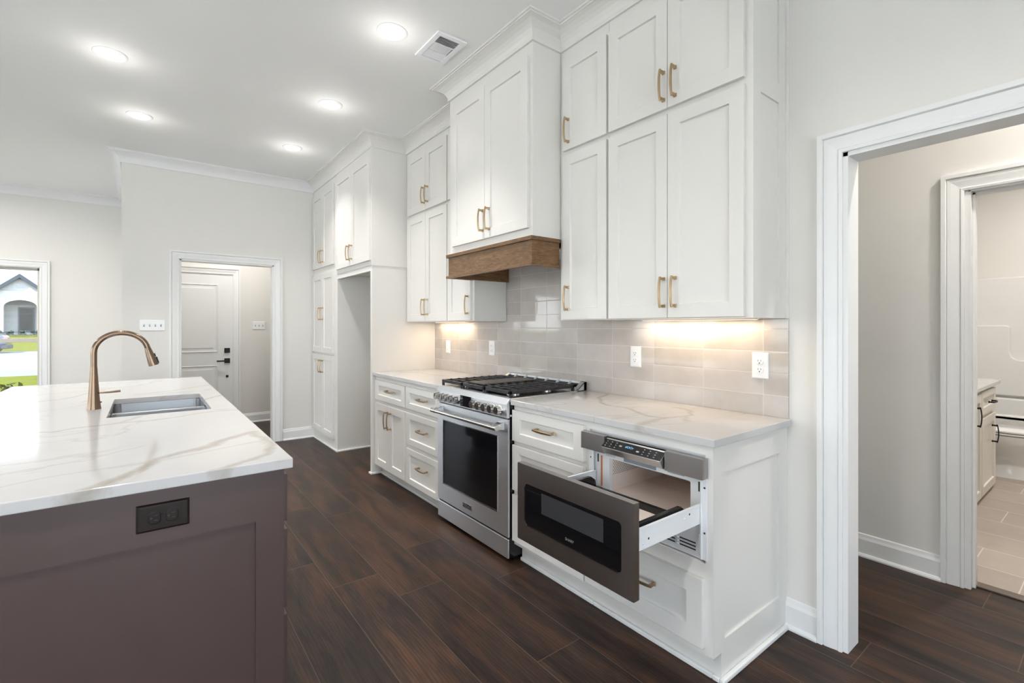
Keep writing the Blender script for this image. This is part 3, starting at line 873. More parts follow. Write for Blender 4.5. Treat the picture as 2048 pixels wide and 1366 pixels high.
door(t, f, -0.627, -0.032, 0.136, 0.393, CAB, (-0.305, 0.291), False, 0.066, 'drawer')
t = thing('base_cabinet', 'white base cabinet with two doors under one drawer, by the refrigerator niche', 'cabinet', (-2.91, -0.3, 0), 'white base cabinets')
build('body', MB().box(-3.239, -2.5795, YF, -0.012, 0.098, ZCB), CAB, t)
toe(t, -3.2279, -2.5795)
door(t, f, -3.206, -2.592, 0.684, 0.858, CAB, (-2.855, 0.783), False, (0.066, 0.046), 'drawer')
for u0, u1, hs in ((-3.206, -2.899, -2.922), (-2.896, -2.590, -2.855)):
    door(t, f, u0, u1, 0.100, 0.655, CAB, (hs, 0.535))
t = thing('base_cabinet', 'white three drawer base cabinet left of the range', 'cabinet', (-2.3, -0.3, 0), 'white base cabinets')
build('body', MB().box(-2.579, -2.012, YF, -0.012, 0.098, ZCB), CAB, t)
toe(t, -2.579, -2.012)
for w0, w1, h in ((0.686, 0.858, 0.783), (0.409, 0.655, 0.548), (0.100, 0.377, 0.268)):
    door(t, f, -2.567, -2.018, w0, w1, CAB, (-2.262, h), False, (0.066, 0.046), 'drawer')

# worktops
o = build('worktop', MB().box(-1.1885, 0.0206, -0.6413, -0.0102, ZCB, 0.921), M['quartz'], None, (-0.58, -0.32, ZCB), 0.003)
tag(o, 'white quartz worktop with a curling beige vein, right of the range', 'worktop', 'wall side quartz worktops')
o = build('worktop', MB().box(-3.239, -2.012, -0.6413, -0.0102, ZCB, 0.921), M['quartz'], None, (-2.62, -0.32, ZCB), 0.003)
tag(o, 'plain white quartz worktop left of the range, against the refrigerator enclosure', 'worktop', 'wall side quartz worktops')

# ------------------------------------------------------------------ range
X0, X1 = -2.006, -1.196
YD = -0.652
STEEL = M['steel']
t = thing('gas_range', 'stainless steel gas range with black oven window and ten knobs', 'range', ((X0 + X1) / 2, -0.33, 0))
build('body', MB().box(X0 + .004, X1 - .0005, -0.640, -0.02, 0.03, 0.905), M['enamel'], t)
build('foot', MB().box(X1 - .06, X1 - .02, -0.60, -0.56, 0, 0.03), M['black_metal'], t)
build('foot', MB().box(X0 + .02, X0 + .06, -0.60, -0.56, 0, 0.03), M['black_metal'], t)
build('foot', MB().box(X1 - .06, X1 - .02, -0.10, -0.06, 0, 0.03), M['black_metal'], t)
build('foot', MB().box(X0 + .02, X0 + .06, -0.10, -0.06, 0, 0.03), M['black_metal'], t)
# storage drawer, oven door
build('storage_drawer', MB().box(X0, X1, YD, -0.6405, 0.026, 0.134), STEEL, t, bev=0.004)
od = MB()
wx0, wx1, wz0, wz1 = -1.932, -1.300, 0.262, 0.698
for a in ((X0, wx0, 0.146, 0.806), (wx1, X1, 0.146, 0.806), (wx0, wx1, 0.146, wz0), (wx0, wx1, wz1, 0.806)):
    od.box(a[0], a[1], YD, -0.6405, a[2], a[3])
dv = build('oven_door', od, STEEL, t)
build('oven_window', MB().box(wx0, wx1, YD + .002, YD + .011, wz0, wz1), M['oven_glass'], dv)
wf = MB()
for a in ((wx0 - .004, wx0 + .003, wz0 - .004, wz1 + .004), (wx1 - .003, wx1 + .004, wz0 - .004, wz1 + .004), (wx0, wx1, wz0 - .004, wz0 + .003), (wx0, wx1, wz1 - .003, wz1 + .004)):
    wf.box(a[0], a[1], YD - .0015, YD + .001, a[2], a[3])
build('window_trim', wf, M['polished'], dv)
hb = MB().lathe([(0.0, 0), (0.0155, 0.001), (0.0155, 0.05), (0.0165, 0.05), (0.0165, 0.056), (0.0145, 0.056), (0.0145, 0.70), (0.0165, 0.70), (0.0165, 0.706), (0.0155, 0.706), (0.0155, 0.764), (0.0, 0.766)], (X0 + .022, YD - .060, 0.762), 20, 'x')
build('handle', hb, M['polished'], dv, smooth=True)
for xa in (X0 + .045, X1 - .075):
    build('handle_bracket', MB().loft([[(xa, YD - .056, .750), (xa + .03, YD - .056, .750), (xa + .03, YD - .056, .774), (xa, YD - .056, .774)],
             [(xa - .008, YD, .742), (xa + .038, YD, .742), (xa + .038, YD, .79), (xa - .008, YD, .79)]]), M['polished'], dv, bev=0.002)
bd = build('badge', MB().box(-1.675, -1.567, YD - .0025, YD, 0.180, 0.212), M['polished'], dv, bev=0.001)
build('badge_inlay', MB().box(-1.672, -1.580, YD - .0035, YD - .0024, 0.186, 0.207), M['enamel'], bd)
text('badge_lettering', 'FRIGIDAIRE', 0.0165, lambda x, y, h: (-1.626 + x, YD - .0035 - h, 0.1965 + y), M['logo'], bd)
# control panel
cp = MB().prism([(-0.610, 0.925), (-0.640, 0.925), (-0.664, 0.893), (-0.658, 0.815), (-0.6405, 0.815), (-0.6405, 0.906), (-0.610, 0.906)], 'x', X0, X1)
cpo = build('control_panel', cp, STEEL, t, bev=0.0015)
build('end_cap_screw', MB().lathe([(0, 0), (0.006, 0), (0.006, 0.002), (0, 0.003)], (X1, -0.632, 0.828), 12, 'x'), M['white_metal'], cpo)
build('display', MB().box(-1.683, -1.562, -0.668, -0.655, 0.825, 0.893), M['black_glass'], t)
for xk in (-1.965, -1.903, -1.841, -1.779, -1.717, -1.512, -1.447, -1.382, -1.317, -1.252):
    kb = MB()
    rings = []
    for r, h in ((0.026, 0.0), (0.027, -0.004), (0.0265, -0.008), (0.0225, -0.010), (0.0225, -0.034), (0.0215, -0.038)):
        ring = []
        for i in range(40):
            a = 2 * math.pi * i / 40
            rr = r * (1 + (0.075 * math.cos(10 * a) if h < -0.009 else 0))
            ring.append((xk + rr * math.cos(a), -0.661 + h, 0.856 + rr * math.sin(a)))
        rings.append(ring)
    kb.loft(rings)
    k = build('knob', kb, M['polished'], t, smooth=True)
    build('knob_pointer', MB().box(xk - .0035, xk + .0035, -0.7005, -0.699, 0.856, 0.876), M['dark_socket'], k)
# cooktop and grates
build('cooktop', MB().box(X0, X1, -0.6095, -0.10, 0.905, 0.924), STEEL, t, bev=0.003)
build('cooktop_well', MB().box(X0 + .02, X1 - .02, -0.600, -0.15, 0.924, 0.926), M['enamel'], t)
def grate(xa, xb, bars, name, n_y):
    g = MB()
    ya, yb, z0, z1 = -0.628, -0.115, 0.944, 0.964
    for x in (xa, xb - .014):
        g.box(x, x + .014, ya, yb, z0, z1)
    for y in (ya, yb - .016):
        g.box(xa, xb, y, y + .016, z0, z1)
    for x in (xa, xb - .014):
        for y in (ya, -0.38, yb - .016):
            g.box(x, x + .014, y, y + .016, 0.924, z0)
    for k in range(n_y):
        y = ya + (yb - ya) * (k + 1) / (n_y + 1)
        g.box(xa + .01, xb - .01, y - .005, y + .005, z0 + .006, z1 + .004)
    if bars:
        g.box((xa + xb) / 2 - .006, (xa + xb) / 2 + .006, ya, yb, z0 + .004, z1 + .002)
    return build(name, g, M['iron'], t, bev=0.002)
third = (X1 - X0 - .03) / 3
gx = [X0 + .015 + third * k for k in range(4)]
grate(gx[0], gx[1] - .003, True, 'grate', 7)
grate(gx[1] + .003, gx[2] - .003, True, 'grate', 7)
grate(gx[2] + .003, gx[3], True, 'grate', 7)
build('griddle', MB().box(gx[1] + .02, gx[2] - .06, -0.585, -0.15, 0.962, 0.972), M['griddle'], t, bev=0.004)
for bx in (gx[0] + third / 2, gx[2] + third / 2):
    for by in (-0.50, -0.245):
        b_ = build('burner', MB().lathe([(0.0, 0), (0.050, 0), (0.050, 0.006), (0.040, 0.010), (0.0, 0.010)], (bx, by, 0.926), 24), M['polished'], t, smooth=True)
        build('burner_cap', MB().lathe([(0.0, 0), (0.034, 0), (0.036, 0.003), (0.032, 0.007), (0.0, 0.008)], (bx, by, 0.936), 24), M['iron'], b_, smooth=True)
# rear vent
vg = MB()
vx0, vx1 = X0 + .004, X1 - .002
vg.prism([(-0.115, 0.924), (-0.02, 0.924), (-0.02, 0.976), (-0.045, 0.976), (-0.060, 0.966)], 'x', vx0, vx0 + .03)
vg.prism([(-0.115, 0.924), (-0.02, 0.924), (-0.02, 0.976), (-0.045, 0.976), (-0.060, 0.966)], 'x', vx1 - .03, vx1)
vg.box(vx0, vx1, -0.045, -0.02, 0.924, 0.976)
vg.prism([(-0.115, 0.924), (-0.100, 0.924), (-0.085, 0.944), (-0.100, 0.934)], 'x', vx0, vx1)
for k in range(8):
    x = vx0 + (vx1 - vx0) * k / 7
    x = min(max(x, vx0 + .008), vx1 - .008)
    vg.prism([(-0.105, 0.928), (-0.095, 0.928), (-0.045, 0.964), (-0.045, 0.976), (-0.062, 0.966)], 'x', x - .008, x + .008)
build('rear_vent', vg, STEEL, t, bev=0.001)
build('vent_slots', MB().prism([(-0.095, 0.925), (-0.046, 0.925), (-0.046, 0.964), (-0.06, 0.956)], 'x', vx0 + .03, vx1 - .03), M['enamel'], t)

# ------------------------------------------------------------------ microwave drawer
t = thing('microwave_drawer', 'black stainless microwave drawer standing open under the right worktop', 'microwave', (-0.32, -0.3, 0.45))
WM = M['white_metal']
YM = -0.622
hs_ = MB()
cx0, cx1, cz0, cz1 = -0.505, -0.099, 0.585, 0.735
hs_.box(-0.612, cx0, -0.60, -0.60 + .018, 0.452, 0.85).box(cx1, -0.031, -0.60, -0.582, 0.452, 0.85).box(cx0, cx1, -0.60, -0.582, cz1, 0.85).box(cx0, cx1, -0.60, -0.582, 0.452, cz0)
hs_.box(-0.612, -0.604, -0.582, -0.10, 0.455, 0.85).box(-0.039, -0.031, -0.582, -0.10, 0.455, 0.85).box(-0.604, -0.039, -0.582, -0.10, 0.455, 0.465)
build('housing', hs_, WM, t)
for a in ((-0.612, -0.585, 0.462, 0.768), (-0.048, -0.020, 0.462, 0.768)):
    fl_ = MB().box(a[0], a[1], -0.619, -0.6135, a[2], a[3])
    fl_.box(a[0] + .004 if a[0] > -.3 else a[1] - .008, a[0] + .008 if a[0] > -.3 else a[1] - .004, -0.623, -0.619, a[2], a[3])
    fl = build('mounting_flange', fl_, WM, t)
for x, z in ((-0.598, 0.724), (-0.029, 0.731), (-0.029, 0.563)):
    build('screw', MB().lathe([(0, 0), (0.0038, 0), (0.0032, -0.003), (0, -0.0035)], (x, -0.619, z), 10, 'y'), M['dark_socket'], fl)
for x in (-0.571, -0.062):
    build('latch_slot', MB().box(x - .004, x + .004, -0.6008, -0.5995, 0.705, 0.742), M['dark_socket'], t)
lo = MB()
for gx_ in (-0.145, -0.235, -0.325):
    for k in range(3):
        lo.box(gx_, gx_ + .068, -0.6012, -0.5998, 0.476 + k * .013, 0.481 + k * .013)
build('vent_slots', lo, M['dark_socket'], t)
lr = MB()
for gx_ in (-0.149,):
    for k in range(3):
        lr.box(gx_ - .010, gx_, -0.606, -0.6001, 0.475 + k * .013, 0.482 + k * .013)
build('pressed_rib', MB().box(-0.064, -0.054, -0.606, -0.6001, 0.47, 0.545), WM, t, bev=0.002)
build('pressed_louvres', lr, WM, t, bev=0.002)
cv = MB()
cy = -0.20
cv.box(cx0 - .004, cx0, -0.5819, cy, cz0, cz1).box(cx1, cx1 + .004, -0.5819, cy, cz0, cz1).box(cx0, cx1, cy, cy + .004, cz0, cz1).box(cx0, cx1, -0.5819, cy, cz0 - .004, cz0).box(cx0, cx1, -0.5819, cy, cz1, cz1 + .004)
build('oven_cavity', cv, M['cavity'], t)
sc = MB()
for i in range(16):
    for k in range(9):
        y = -0.57 + i * .012 + (k % 2) * .006
        z = cz1 - .012 - k * .008
        sc.box(cx0 + .0001, cx0 + .0006, y - .003, y + .003, z - .0025, z + .0025)
build('cavity_screen', sc, M['ink'], t)
build('seal', MB().box(-0.552, -0.545, -0.603, -0.5999, 0.60, 0.738), M['seal'], t)
build('rating_sticker', MB().box(-0.422, -0.255, -0.6008, -0.5999, 0.7385, 0.760), M['sticker'], t)
ik = MB()
for k, (a, b2) in enumerate(((-0.235, -0.100), (-0.20, -0.125))):
    ik.box(a, b2, -0.6005, -0.5999, 0.752 - k * .006, 0.7545 - k * .006)
for k in range(4):
    ik.box(-0.525, -0.470, -0.6005, -0.5999, 0.745 + k * .004, 0.7465 + k * .004)
build('printed_notes', ik, M['ink'], t)
# control strip with the tilted-out panel
BS = M['black_steel']
st = MB()
sx0, sx1, sz0, sz1, sy = -0.628, -0.018, 0.768, 0.8435, -0.654
px0, px1 = -0.487, -0.178
st.box(sx0, px0, sy, -0.6195, sz0, sz1).box(px1, sx1, sy, -0.6195, sz0, sz1).box(px0, px1, sy + .022, -0.6195, sz0, sz1)
cs = build('control_strip', st, BS, t)
build('panel_recess', MB().box(px0, px1, sy + .0195, sy + .0219, sz0 + .002, sz1 - .001), M['enamel'], cs)
pn = MB().prism([(sy + .018, 0.838), (sy + .012, 0.834), (sy - .024, 0.804), (sy - .024, 0.801), (sy - .007, 0.774), (sy + .018, 0.772)], 'x', px0 + .003, px1 - .003)
cpn = build('control_panel', pn, BS, t, bev=0.0008)
def tilt(x, y, h):   # the sloping face of the control panel
    a = Vector((0, sy - .024, 0.804)); b = Vector((0, sy + .012, 0.834))
    d = (b - a).normalized(); n = Vector((0, -d.z, d.y))
    q = a + d * (0.0235 + y * 0.86) + n * h
    return ((px0 + px1) / 2 + x, q.y, q.z)
gp = MB()
v = [tilt(sx, y, h) for h in (0.0002, 0.001) for y in (-.0255, .0255) for sx in (-.150, .150)]
gp.add(v, [(0, 2, 3, 1), (4, 5, 7, 6), (0, 1, 5, 4), (2, 6, 7, 3), (0, 4, 6, 2), (1, 3, 7, 5)])
gpo = build('control_glass', gp, M['black_glass'], cpn)
text('display_digits', 'dOOr', 0.017, lambda x, y, h: tilt(-.012 + x, .004 + y, 0.0012 + h), M['digits'], cpn)
ky = MB()
for r in range(3):
    for c in range(6):
        if c < 3:
            x = .060 + c * .028
        else:
            x = -.135 + (c - 3) * .026
        v = [tilt(x + dx, -.014 + r * .014 + dy, 0.0014) for dx, dy in ((-.003, -.0018), (.003, -.0018), (.003, .0018), (-.003, .0018))]
        ky.add(v, [(0, 1, 2, 3)])
for x, y in ((-.058, 0.002), (.034, -.006)):
    v = [tilt(x + dx, y + dy, 0.0014) for dx, dy in ((-.007, -.004), (.007, -.004), (.007, .004), (-.007, .004))]
    ky.add(v, [(0, 1, 2, 3)])
build('key_marks', ky, M['ink'], cpn)
# drawer front
dy_, dx0, dx1, dz0, dz1 = -1.022, -0.638, -0.036, 0.443, 0.760
gx0, gx1, gz0, gz1 = dx0 + .048, dx1 - .050, 0.515, 0.684
df = MB()
df.box(dx0, gx0, dy_, dy_ + .028, dz0, dz1).box(gx1, dx1, dy_, dy_ + .028, dz0, dz1).box(gx0, gx1, dy_, dy_ + .028, dz0, gz0).box(gx0, gx1, dy_, dy_ + .028, gz1, dz1)
dfo = build('drawer_front', df, BS, t)
build('drawer_window', MB().box(gx0, gx1, dy_ + .002, dy_ + .026, gz0, gz1), M['black_glass'], dfo)
build('viewing_pane', MB().box(-0.488, -0.166, dy_ + .0012, dy_ + .003, 0.5885, 0.6695), M['smoke_glass'], dfo)
cn = MB()
for (xc, sx_) in ((gx0, 1), (gx1, -1)):
    for (zc, sz_) in ((gz0, 1), (gz1, -1)):
        r = 0.016
        poly = [(xc, zc)] + [(xc + sx_ * r * (1 - math.sin(a)), zc + sz_ * r * (1 - math.cos(a))) for a in [math.pi / 2 * k / 6 for k in range(7)]]
        cn.prism(poly, 'y', dy_, dy_ + .004)
build('window_corners', cn, BS, dfo)
bz = MB().box(gx0 + .014, gx1 - .014, dy_ - .0008, dy_ + .002, gz0 - .0032, gz0).box(gx0 - .0025, gx0, dy_ - .0008, dy_ + .002, gz0 + .014, gz1 - .014)
build('window_trim', bz, M['polished'], dfo)
text('drawer_lettering', 'SHARP', 0.015, lambda x, y, h: (-0.330 + x, dy_ + .0015 - h, 0.5385 + y), M['logo'], dfo)
build('front_back_plate', MB().box(dx0 + .03, dx1 - .03, dy_ + .028, dy_ + .034, dz0 + .03, dz1 - .02), M['enamel'], dfo)
# rails and tray
for xr in (-0.587, -0.053):
    r_ = MB().box(xr, xr + .006, dy_ + .034, -0.605, 0.593, 0.664).box(xr - .002, xr + .008, dy_ + .034, -0.605, 0.661, 0.665)
    ro = build('slide_rail', r_, WM, t)
    for (y, z) in ((-0.93, 0.622), (-0.69, 0.645)):
        build('rail_hole', MB().lathe([(0, 0), (0.004, 0), (0.004, 0.0006), (0, 0.0006)], (xr + .008 if xr < -.3 else xr + .0061, y, z), 10, 'x'), M['dark_socket'], ro)
        build('rail_boss', MB().lathe([(0, 0), (0.004, 0), (0.003, 0.003), (0, 0.003)], (xr + .0061, y - .03, z - .01), 10, 'x'), WM, ro)
ty = MB()
for xa, xb in ((-0.548, -0.528), (-0.098, -0.078)):
    ty.prism([(dy_ + .034, 0.575), (dy_ + .034, 0.660), (-0.690, 0.662), (-0.665, 0.645), (-0.655, 0.60), (-0.655, 0.575)], 'x', xa, xb)
ty.box(-0.528, -0.098, -0.672, -0.655, 0.575, 0.618)
build('tray_frame', ty, M['enamel'], t, bev=0.003)
build('tray', MB().box(-0.528, -0.098, dy_ + .034, -0.672, 0.570, 0.590), M['cavity'], t)

# ------------------------------------------------------------------ outlets and switches
def outlet(f, u, w, label, vertical=True, mats=None, group=None, big=1.0):
    pm, sm = mats or (M['white_plastic'], M['dark_socket'])
    o_ = f(u, w, 0)
    t_ = thing('outlet', label, 'outlet', o_, group)
    def g(a, b, d): return f(u + a, w + b, d) if vertical else f(u + b, w + a, d)
    hw, hh = 0.0375 * big, 0.060 * big
    rings = []
    for a, d in ((0, 0), (0.0005, 0.003), (0.005, 0.0065)):
        rings.append([g(-hw + a, -hh + a, d), g(hw - a, -hh + a, d), g(hw - a, hh - a, d), g(-hw + a, hh - a, d)])
    build('cover_plate', MB().loft(rings), pm, t_, bev=0.0008)
    for s_ in (-1, 1):
        ring = []
        cz = s_ * 0.0195
        pts = []
        for i in range(24):
            a = 2 * math.pi * i / 24
            x, z = 0.0175 * math.cos(a), 0.0175 * math.sin(a)
            pts.append((x, max(-0.0135, min(0.0135, z)) + cz))
        mb = MB().loft([[g(x * 1.06, z + (z - cz) * .06, 0.0058) for x, z in pts], [g(x * 1.06, z + (z - cz) * .06, 0.0064) for x, z in pts], [g(x, z, 0.0066) for x, z in pts], [g(x, z, 0.0092) for x, z in pts], [g(x * .9, z - (z - cz) * .1, 0.0098) for x, z in pts]])
        so = build('socket', mb, pm, t_, bev=0.0004)
        sl = MB()
        for dx in (-0.0065, 0.0065):
            rr = [(dx - .001, cz - .001), (dx + .001, cz - .001), (dx + .001, cz + .007), (dx - .001, cz + .007)]
            sl.loft([[g(x, z, 0.0090) for x, z in rr], [g(x, z, 0.0101) for x, z in rr]])
        rr = [(0.0028 * math.cos(2 * math.pi * i / 10), cz - .0075 + 0.0028 * math.sin(2 * math.pi * i / 10)) for i in range(10)]
        sl.loft([[g(x, z, 0.0090) for x, z in rr], [g(x, z, 0.0101) for x, z in rr]])
        build('socket_slots', sl, sm, so)
    rr = [(0.002 * math.cos(2 * math.pi * i / 10), 0.002 * math.sin(2 * math.pi * i / 10)) for i in range(10)]
    build('screw', MB().loft([[g(x, z, 0.0062) for x, z in rr], [g(x, z, 0.0075) for x, z in rr]]), pm, t_)
    return t_
ft = front(-0.010)
G1 = 'white outlets on the tile backsplash'
outlet(ft, -0.1115, 1.150, 'white double outlet on the tile, rightmost, by the opening', group=G1)
outlet(ft, -0.819, 1.156, 'white double outlet on the tile between range and right end', group=G1)
outlet(ft, -2.267, 1.154, 'white double outlet on the tile, first left of the range', group=G1)
outlet(ft, -2.978, 1.142, 'white double outlet on the tile, nearest the refrigerator enclosure', group=G1)

def switch_plate(f, u, w, n, label, hh=0.0565):
    t_ = thing('switch_plate', label, 'light switch', f(u, w, 0))
    hw = (0.0465 * n + .024) / 2
    rings = []
    for a, d in ((0, 0), (0.0005, 0.003), (0.005, 0.006)):
        rings.append([f(u - hw + a, w - hh + a, d), f(u + hw - a, w - hh + a, d), f(u + hw - a, w + hh - a, d), f(u - hw + a, w + hh - a, d)])
    build('cover_plate', MB().loft(rings), M['white_plastic'], t_, bev=0.0008)
    for k in range(n):
        c = u + (k - (n - 1) / 2) * 0.046
        s_ = build('switch_slot', MB().loft([[f(c - .006, w - .013, .0058), f(c + .006, w - .013, .0058), f(c + .006, w + .013, .0058), f(c - .006, w + .013, .0058)], [f(c - .006, w - .013, .0064), f(c + .006, w - .013, .0064), f(c + .006, w + .013, .0064), f(c - .006, w + .013, .0064)]]), M['ink'], t_)
        build('switch_toggle', MB().loft([[f(c - .005, w - .004, .006), f(c + .005, w - .004, .006), f(c + .005, w + .010, .006), f(c - .005, w + .010, .006)], [f(c - .004, w + .004, .017), f(c + .004, w + .004, .017), f(c + .004, w + .010, .016), f(c - .004, w + .010, .016)]]), M['white_plastic'], s_)
    return t_
switch_plate(right(LX), -2.207, 1.343, 4, 'white four switch plate left of the end wall opening')
switch_plate(right(HX), -0.998, 1.347, 3, 'white three switch plate in the back hall beside the door')

# ------------------------------------------------------------------ under cabinet lights
for xa, xb, lab in ((-0.72, -0.10, 'slim warm under cabinet light below the right wall cabinets'), (-3.10, -2.55, 'slim warm under cabinet light below the left wall cabinets')):
    zz = ZB + (0 if xa > -2 else .006)
    t = thing('under_cabinet_light', lab, 'light', ((xa + xb) / 2, -0.10, zz), 'under cabinet lights')
    build('housing', MB().box(xa, xb, -0.085, -0.050, zz - .005, zz), M['white_metal'], t)
    build('diffuser', MB().box(xa + .005, xb - .005, -0.082, -0.053, zz - .0062, zz - .005), M['led_warm'], t)
    ld = bpy.data.lights.new('under_cabinet_lamp', 'AREA')
    ld.shape = 'RECTANGLE'; ld.size = xb - xa; ld.size_y = 0.03; ld.energy = 1.8; ld.color = (1.0, 0.76, 0.50)
    lo_ = bpy.data.objects.new('under_cabinet_lamp', ld)
    COL.objects.link(lo_)
    lo_.parent = t
    lo_.location = (0, 0.032, -0.008)

# ------------------------------------------------------------------ recessed ceiling lights
def downlight(x, y, label, w=LAMP_W, r=0.088, zc=ZC, spread=80):
    t_ = thing('recessed_light', label, 'ceiling light', (x, y, zc), 'recessed ceiling lights')
    build('trim_ring', MB().lathe([(r, 0.0), (r, -0.004), (r * .93, -0.008), (r * .76, -0.008), (r * .72, -0.0035), (r * .72, 0)], (x, y, zc), 40), M['white_plastic'], t_, smooth=True)
    prof = [(0, -0.012), (r * .3, -0.0116), (r * .55, -0.0095), (r * .715, -0.006)]
    build('diffuser', MB().lathe([(0.0, -0.002)] + [(r * .715, -0.002)] + prof[::-1], (x, y, zc), 40), M['led'], t_, smooth=True)
    ld = bpy.data.lights.new('recessed_lamp', 'AREA')
    ld.shape = 'DISK'; ld.spread = R(spread); ld.size = r * 1.4; ld.energy = w; ld.color = (1.0, 0.97, 0.925)
    lo_ = bpy.data.objects.new('recessed_lamp', ld)
    COL.objects.link(lo_)
    lo_.parent = t_
    lo_.location = (0, 0, -0.016)
    lp = bpy.data.lights.new('added_ceiling_glow', 'POINT')   # added point lamp below the lens, for a halo and brighter ceiling
    lp.energy = 0.85
    lp.shadow_soft_size = 0.05
    lp.color = (1.0, 0.97, 0.93)
    lg = bpy.data.objects.new('added_ceiling_glow', lp)
    COL.objects.link(lg)
    lg.parent = t_
    lg.location = (0, 0, -0.14)
    return t_
downlight(-1.699, -1.121, 'round lit ceiling light beside the air vent')
downlight(-2.850, -1.127, 'round lit ceiling light over the aisle, second from the air vent', spread=104)
downlight(-3.981, -1.144, 'small looking round ceiling light over the aisle, nearest the pantry', spread=108)
downlight(-2.994, -2.441, 'round lit ceiling light over the island, nearest the camera', 3)
downlight(-3.994, -2.302, 'round lit ceiling light beyond the island, near the end wall crown')
for x, y, lab in ((-0.55, -1.12, 'added unseen round ceiling light over the right base cabinets'), (0.6, -1.12, 'added unseen round ceiling light in front of the wide opening'), (-0.7, -2.45, 'added unseen round ceiling light over the near end of the island'),  # but for the sink's, unseen ceiling lights added to brighten the rooms
                  (-1.85, -2.45, 'round ceiling light over the sink'), (-5.9, -4.0, 'added unseen round ceiling light by the street window'), (-5.9, -6.0, 'added unseen round ceiling light deep in the living room'), (-3.0, -5.2, 'added unseen round ceiling light in the middle of the living room'), (0.6, -4.2, 'added unseen round ceiling light behind the camera'), (0.5, -2.75, 'added unseen round ceiling light over the camera end of the island')):
    downlight(x, y, lab, 27 if y < -3 else (4.0 if x > 0.3 else (1.0 if y > -2 else 2)), spread=170 if y < -3 else (120 if x > 0.3 else 80))
downlight(-5.9, -1.3, 'round ceiling light in the back hall', 14, spread=150)
downlight(1.25, 0.58, 'round ceiling light in the passage', 22, spread=170)
downlight(0.75, 2.6, 'round ceiling light over the bathroom floor', 30, spread=175)
downlight(0.95, 4.3, 'round ceiling light over the tub', 15, spread=175)

# ceiling air vent
t = thing('ceiling_vent', 'white rectangular louvred air vent in the ceiling', 'vent', (-1.668, -0.820, ZC))
va, vb, vc, vd = -1.822, -1.516, -0.917, -0.722
fm = MB()
fm.box(va, va + .03, vc, vd, ZC - .012, ZC).box(vb - .03, vb, vc, vd, ZC - .012, ZC).box(va + .03, vb - .03, vc, vc + .03, ZC - .012, ZC).box(va + .03, vb - .03, vd - .03, vd, ZC - .012, ZC)
fm.box(va + .107, va + .113, vc + .03, vd - .03, ZC - .010, ZC).box(vb - .113, vb - .107, vc + .03, vd - .03, ZC - .010, ZC)
build('vent_frame', fm, M['white_plastic'], t, bev=0.002)
build('vent_throat', MB().box(va + .028, vb - .028, vc + .028, vd - .028, ZC - .0015, ZC - .0005), M['dark_socket'], t)
for k in range(6):      # first bank, slats across
    for x in (va + .036 + k * .0125,):
        build('slat', MB().prism([(x, ZC - .010), (x + .0016, ZC - .010), (x + .0105, ZC - .002), (x + .009, ZC - .002)], 'y', vc + .031, vd - .031), M['white_plastic'], t)
    x = vb - .036 - k * .0125
    build('slat', MB().prism([(x, ZC - .010), (x - .0016, ZC - .010), (x - .0075, ZC - .002), (x - .006, ZC - .002)], 'y', vc + .031, vd - .031), M['white_plastic'], t)
for k in range(10):
    y = vc + .042 + k * .0125
    build('slat', MB().prism([(y, ZC - .010), (y + .0016, ZC - .010), (y - .005, ZC - .002), (y - .0066, ZC - .002)], 'x', va + .114, vb - .114), M['white_plastic'], t)

# ------------------------------------------------------------------ island
IX0, IX1, IY0, IY1 = -3.717, -0.653, -2.985, -1.899
BR = M['brown']
t = thing('kitchen_island', 'long dark brown painted island with panelled end', 'island', ((IX0 + IX1) / 2, -2.45, 0))
PX = -0.690
def bank(x0, x1, z):
    return MB().box(x0, x1, -2.88, -1.927, 0.10, z)
build('body', MB().box(-3.68, -2.62, -2.88, -1.927, 0.10, 0.890).box(-1.81, PX - .022, -2.88, -1.927, 0.10, 0.890).box(-2.62, -1.81, -2.88, -1.927, 0.10, 0.62)
      .box(-2.62, -1.81, -1.96, -1.927, 0.62, 0.890).box(-2.62, -1.81, -2.88, -2.50, 0.62, 0.890), BR, t)
build('toe_kick', MB().box(-3.66, PX - .04, -2.84, -1.99, 0, 0.10), BR, t)
ipn = MB().box(PX - .022, PX - .0125, -2.88, -1.917, 0.0, 0.890)
for y0, y1, z0, z1 in ((-1.996, -1.917, 0, 0.890), (-2.88, -2.80, 0, 0.890), (-2.80, -1.996, 0.734, 0.890), (-2.80, -1.996, 0, 0.15)):
    ipn.box(PX - .0125, PX, y0, y1, z0, z1)
build('end_panel', ipn, BR, t)
fb = back_(-1.927)
def inset(x0, x1, z0, z1, hs, vert, nm):
    d = build(nm, MB().shaker(fb, x0, x1, z0, z1, 0.021, 0.055), BR, t, bev=0.0015)
    pull(d, lambda u, w, dd: fb(u, w, dd + .021), hs[0], hs[1], vert, M['brass'])
for z0, z1 in ((0.714, 0.862), (0.441, 0.688), (0.125, 0.417)):
    inset(-1.20, PX - .006, z0, z1, (-0.945, (z0 + z1) / 2), False, 'drawer')
for x0, x1, hs in ((-1.80, -1.21, -1.27), (-2.22, -1.81, -2.16), (-2.63, -2.225, -2.29), (-3.20, -2.64, -2.70), (-3.67, -3.21, -3.27)):
    inset(x0, x1, 0.125, 0.862, (hs, 0.70), True, 'door')
